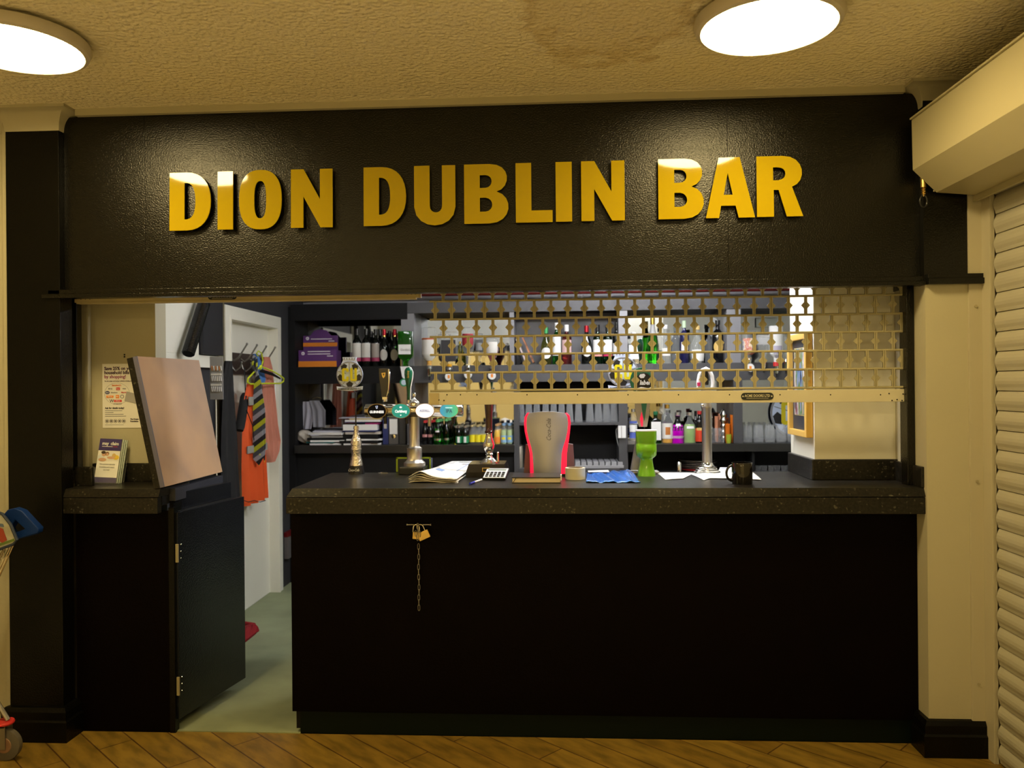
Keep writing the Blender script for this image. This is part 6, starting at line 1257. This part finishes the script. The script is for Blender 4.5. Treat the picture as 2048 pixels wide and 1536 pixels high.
b = B(); b.box(-.055, .055, -.006, -.003, 0, .068, .001, M0).box(-.055, -.052, -.005, .045, 0, .075, 0, M0).box(.064, .067, -.005, .045, 0, .075, 0, M0).box(-.055, .067, .042, .045, 0, .15, 0, M0).box(-.055, .067, -.006, .045, -.002, .002, 0, M0); b.out('holder', acr, br)
bwl = thing('brown_block', 'small worn wooden block on the left end of the short worktop', 'wood block', (PY(131, 945, .08).x, .08, ZC)); B().box(bwl.location.x - .014, bwl.location.x + .014, .05, .09, ZC + .07, ZC + .082, .002).out('block', mat('worn wood', (.3, .22, .1), .7), bwl)
# hook rail on the door
XD = XW - .05
a = PX(441, 703, XD); c = PX(521, 712, XD); dz = PX(441, 745, XD).z
hk = thing('coat_hook_rail', 'dark brown board with grey double hooks fixed on the cream side door', 'coat rack', (XD + .01, (a.y + c.y) / 2, dz))
B().box(XD + .001, XD + .018, a.y, c.y, dz - .01, a.z, .003).out('board', mat('dark brown wood', (.035, .022, .015), .45), hk)
hkm = mat('grey metal hook', (.30, .29, .27), .35, metal=.8)
YK = [a.y + (c.y - a.y) * f for f in (.15, .40, .65, .9)]
for y in YK:
    z0_ = (a.z + dz) / 2 + .0
    B().tube([(XD + .02, y, z0_ + .03), (XD + .045, y, z0_ + .01), (XD + .075, y, z0_ + .03), (XD + .13, y, z0_ + .115)], .0055, 8).tube([(XD + .02, y, z0_ + .01), (XD + .035, y, z0_ - .035), (XD + .055, y, z0_ - .055), (XD + .085, y, z0_ - .03), (XD + .095, y, z0_ + .0)], .005, 8).out('hook', hkm, hk, True)
    B().ball((XD + .13, y, z0_ + .117), .0075).out('hook_tip', hkm, hk, True); B().ball((XD + .095, y, z0_), .0065).out('hook_tip', hkm, hk, True)
def GX(px, py, x): p = PX(px, py, x); return p
def hang(name, label, cat, secs, x, folds, amp, th, m, group='clothes hanging on the side door'):
    """secs: (row, left px, right px) on the plane x"""
    S = []
    for py, pl_, pr_ in secs:
        A, C = PX(pl_, py, x), PX(pr_, py, x); S.append(((A.z + C.z) / 2, (A.y + C.y) / 2, x, max(.012, abs(C.y - A.y) / 2)))
    t = thing(name, label, cat, (x, S[-1][1], S[-1][0]), group); drape('fabric', S, folds, amp, th, m, t, rows=18, ax='y'); return t
blk = mat('black cloth', (.008, .008, .009), .9, bump=.3, bscale=90)
ap = hang('apron', 'long black apron hanging from the nearest hook on the side door', 'apron', [(722, 452, 462), (745, 447, 464), (800, 444, 467), (880, 441, 473), (960, 441, 476), (1004, 441, 479)], XD + .10, 2.2, .012, .018, blk)
um = thing('umbrella', 'folded black umbrella hanging beside the orange vest', 'umbrella', (XD + .12, PX(482, 862, XD + .12).y, PX(482, 862, XD + .12).z)); A, C = PX(491, 788, XD + .12), PX(479, 861, XD + .12); 
B().tube([A, A.lerp(C, .1), A.lerp(C, .9), C], [.022, .030, .028, .024], 14).out('folded_canopy', blk, um, True); B().tube([PX(489, 735, XD + .1), PX(490, 762, XD + .11), A], .004, 8).out('strap', blackpl, um, True)
orm = mat('orange fluorescent fabric', (.60, .070, .003), .7, bump=.2, bscale=80)
hv = hang('hi_vis_vest', 'orange high visibility vest with grey bands hanging on the side door', 'vest', [(768, 494, 512), (800, 488, 518), (860, 485, 524), (930, 484, 528), (1004, 486, 531)], XD + .13, 3.2, .030, .010, orm)
gb_ = mat('grey reflective band', (.30, .29, .26), .5)
def band(t, py0, py1, pl_, pr_, x):
    A, C = PX(pl_, py0, x), PX(pr_, py0, x); D = PX(pl_, py1, x); B().box(x + .024, x + .031, A.y, C.y, D.z, A.z, .002).out('band', gb_, t)
band(hv, 794, 811, 489, 518, XD + .13); band(hv, 893, 908, 486, 526, XD + .13)
b = B(); b.tube([PX(*p, XD + .165) for p in ((485, 1000), (497, 1004), (509, 1001), (520, 1004), (531, 1001))], .0025, 6); b.tube([PX(*p, XD + .165) for p in ((493, 820), (505, 850), (508, 880))], .003, 6); b.out('binding', blk, hv)
tiem = stripes_mat('striped tie fabric', ['#1b1c20', '#8c8f98', '#3d4048', '#a9ad22'], 1 / .135, -.75, axis='X')
xt = XD + .185; ytie = PX(515, 850, xt).y
def tie(name, label, pts, y, m, th=.006):
    P = [PY(px, py, y) for px, py in pts]; c = sum(P, Vector()) / len(P); t = thing(name, label, 'tie', (c.x, y, min(p.z for p in P)), 'ties hanging on the side door')
    b = B(); b.loft([P, [p + Vector((0, th, 0)) for p in P]]); b.out('tie_blade', m, t); return t
t2 = tie('necktie', 'second striped tie half hidden behind the front one', ((512, 730), (520, 760), (530, 820), (531, 890), (529, 925), (524, 905), (522, 830), (512, 780)), ytie + .03, tiem)
t1 = tie('necktie', 'grey black and lime striped tie hanging in front of the orange vest', ((514, 742), (522, 764), (523, 790), (524.5, 850), (528, 912), (518, 931), (506, 918), (505, 860), (506, 800), (508, 765)), ytie, tiem)
q = PY(520, 909, ytie - .002); b = B()
for k in range(4): a_ = k * PI / 4; b.tube([(q.x - .007 * math.cos(a_), q.y, q.z - .007 * math.sin(a_)), (q.x + .007 * math.cos(a_), q.y, q.z + .007 * math.sin(a_))], .0012, 5)
b.out('star_motif', mat('lime thread', (.6, .6, .2), .6), t1)
B().tube([PX(510, 742, xt), PX(505, 728, xt), PX(507, 712, XD + .14), PX(513, 716, XD + .15), PX(514, 742, xt)], .007, 8).out('tie_loop', tiem, t1, True)
bc = hang('blue_cloth', 'small blue cloth bunched on the third hook behind the hanger', 'cloth', [(708, 507, 513), (735, 514, 524), (760, 513, 529), (768, 516, 524)], XD + .10, 1.5, .01, .015, mat('blue cotton', (.06, .17, .45), .85))
pk = hang('coral_cardigan', 'coral pink knitted garment hanging from the farthest hook', 'cardigan', [(714, 529, 536), (735, 526, 541), (790, 525, 546), (850, 526, 551), (885, 528, 556), (905, 530, 552), (924, 534, 542)], XD + .09, 3.4, .030, .010, mat('coral knit', (.50, .19, .13), .9, bump=.4, bscale=120))
# hanger
hg = thing('coat_hanger', 'lime green and black plastic hanger on the side door hooks', 'hanger', PX(530, 768, XD + .16)); lm = mat('lime plastic', (.62, .70, .02), .35); xh = XD + .16
pts = [(524, 734), (545, 742), (560, 751), (567.5, 757), (567, 763), (560, 767), (530, 767), (500, 768), (495, 764), (496, 757), (508, 744), (518, 736)]
B().tube([PX(*p, xh) for p in pts], .0055, 8, closed=True).out('hanger_frame', lm, hg, True)
B().tube([PX(*p, xh) for p in ((522, 735), (526, 722), (523, 706), (517, 702), (513, 707), (516, 712))], .0045, 8).out('hanger_hook', lm, hg, True)
B().ball(PX(521, 735, xh), .016, sx=.5).out('hanger_boss', lm, hg, True)
B().prism([(PX(*p, xh).y, PX(*p, xh).z) for p in ((524, 738), (545, 745), (562, 756), (562, 759), (545, 751), (520, 744))], xh - .008, xh - .001, lambda u, v, w: (w, u, v)).out('grip_pad', blackpl, hg)
# grey key board hanging before the door frame
ks = PX(433, 758, XW + .18)
yk = ks.y; xk = XW + .20; kb = thing('hanging_card', 'grey card of small white and orange sticks hanging by the side door frame', 'display card', (PY(433, 800, .95).x, .95, PY(433, 800, .95).z)); Y9 = .95
A, C = PY(419.5, 713, Y9), PY(446.5, 799, Y9); B().box(A.x, C.x, Y9, Y9 + .004, C.z, A.z, .001).out('card', mat('grey card board', (.30, .31, .33), .5), kb)
ow = mat('orange brown sticks', (.5, .18, .04), .5)
for r_, (py0, py1, nn) in enumerate(((732, 741, 6), (752, 762, 6), (773, 783, 6))):
    for k in range(nn):
        px = 423.5 + k * 3.6; p_, q_ = PY(px, py0, Y9 - .004), PY(px + 1.2, py1, Y9 - .004); B().cyl(p_, q_, .0028, seg=6).out('stick', ow if (r_ == 0 and k % 2 == 0) else white, kb)
    if r_: p_, q_ = PY(422, py0 - 5, Y9), PY(443, py0 - 1.5, Y9); B().box(p_.x, q_.x, Y9 - .003, Y9, q_.z, p_.z).out('label_strip', paper, kb)
B().cyl((A.x + .03, Y9 + .006, .004), (A.x + .03, Y9 + .006, A.z + .0), .004, seg=8).out('support_rod', creamw, kb)
# paper pinned on the far end of the side wall
pp = thing('pinned_paper', 'white printed sheet pinned to the dark wall beside the side door', 'paper', PX(553, 814, XW + .004)); P = [PX(*p, XW + .004) for p in ((548, 762), (558, 764), (559, 815), (549, 812))]; B().poly(P).out('sheet', paper, pp, solid=.001)
# red mat on the carpet
m0, m1, m2, m3 = PZ(470, 1248, .012), PZ(513, 1248, .012), PZ(515, 1262, .012), PZ(470, 1302, .012); rm = thing('red_mop_head', 'red fringed fabric heap with a white patch on the carpet behind the gate', 'mop', (m1.x - .12, m1.y - .05, .004))
b = B(); random.seed(9)
for k in range(26):
    t = k / 25; A = PZ(472, 1258, .02).lerp(PZ(509, 1250, .02), min(1, t * 1.5)) if t < .67 else PZ(509, 1250, .02).lerp(PZ(510, 1262, .02), (t - .67) * 3); C = PZ(466, 1300, .012).lerp(PZ(515, 1262, .012), t); 
    mid = A.lerp(C, .5) + Vector((0, 0, .02 + .012 * random.random())); b.tube([A, mid, C], .011, 6)
b.tube([PZ(466, 1250, .02), PZ(490, 1247, .03), PZ(509, 1250, .02)], .014, 8); b.out('fringe', mat('red yarn', (.22, .005, .008), .9), rm, True)
B().poly([PZ(468, 1254, .022), PZ(500, 1251, .03), PZ(492, 1262, .03), PZ(468, 1270, .022)]).out('white_patch', noise_mat('white black print', ['#e6e4e0', '#e6e4e0', '#303030'], (1, 1, 1), .7, 14), rm, solid=.004)
# small red and white box on the dark wall past the door
q = PX(561, 1128, XW + .03); z1 = PX(561, 1073, XW + .03).z
q.y += .16
fb = thing('wall_dispenser', 'sliver of a red topped white dispenser on the dark wall, beside the counter end', 'dispenser', (XW + .03, q.y + .06, q.z))
B().box(XW + .001, XW + .035, q.y, q.y + .14, q.z, z1 - .035, .006).out('body', mat('grey white plastic', (.12, .11, .11), .4), fb); B().box(XW + .001, XW + .037, q.y - .002, q.y + .142, z1 - .035, z1, .008).out('lid', mat('dark red plastic', (.12, .005, .007), .4), fb)
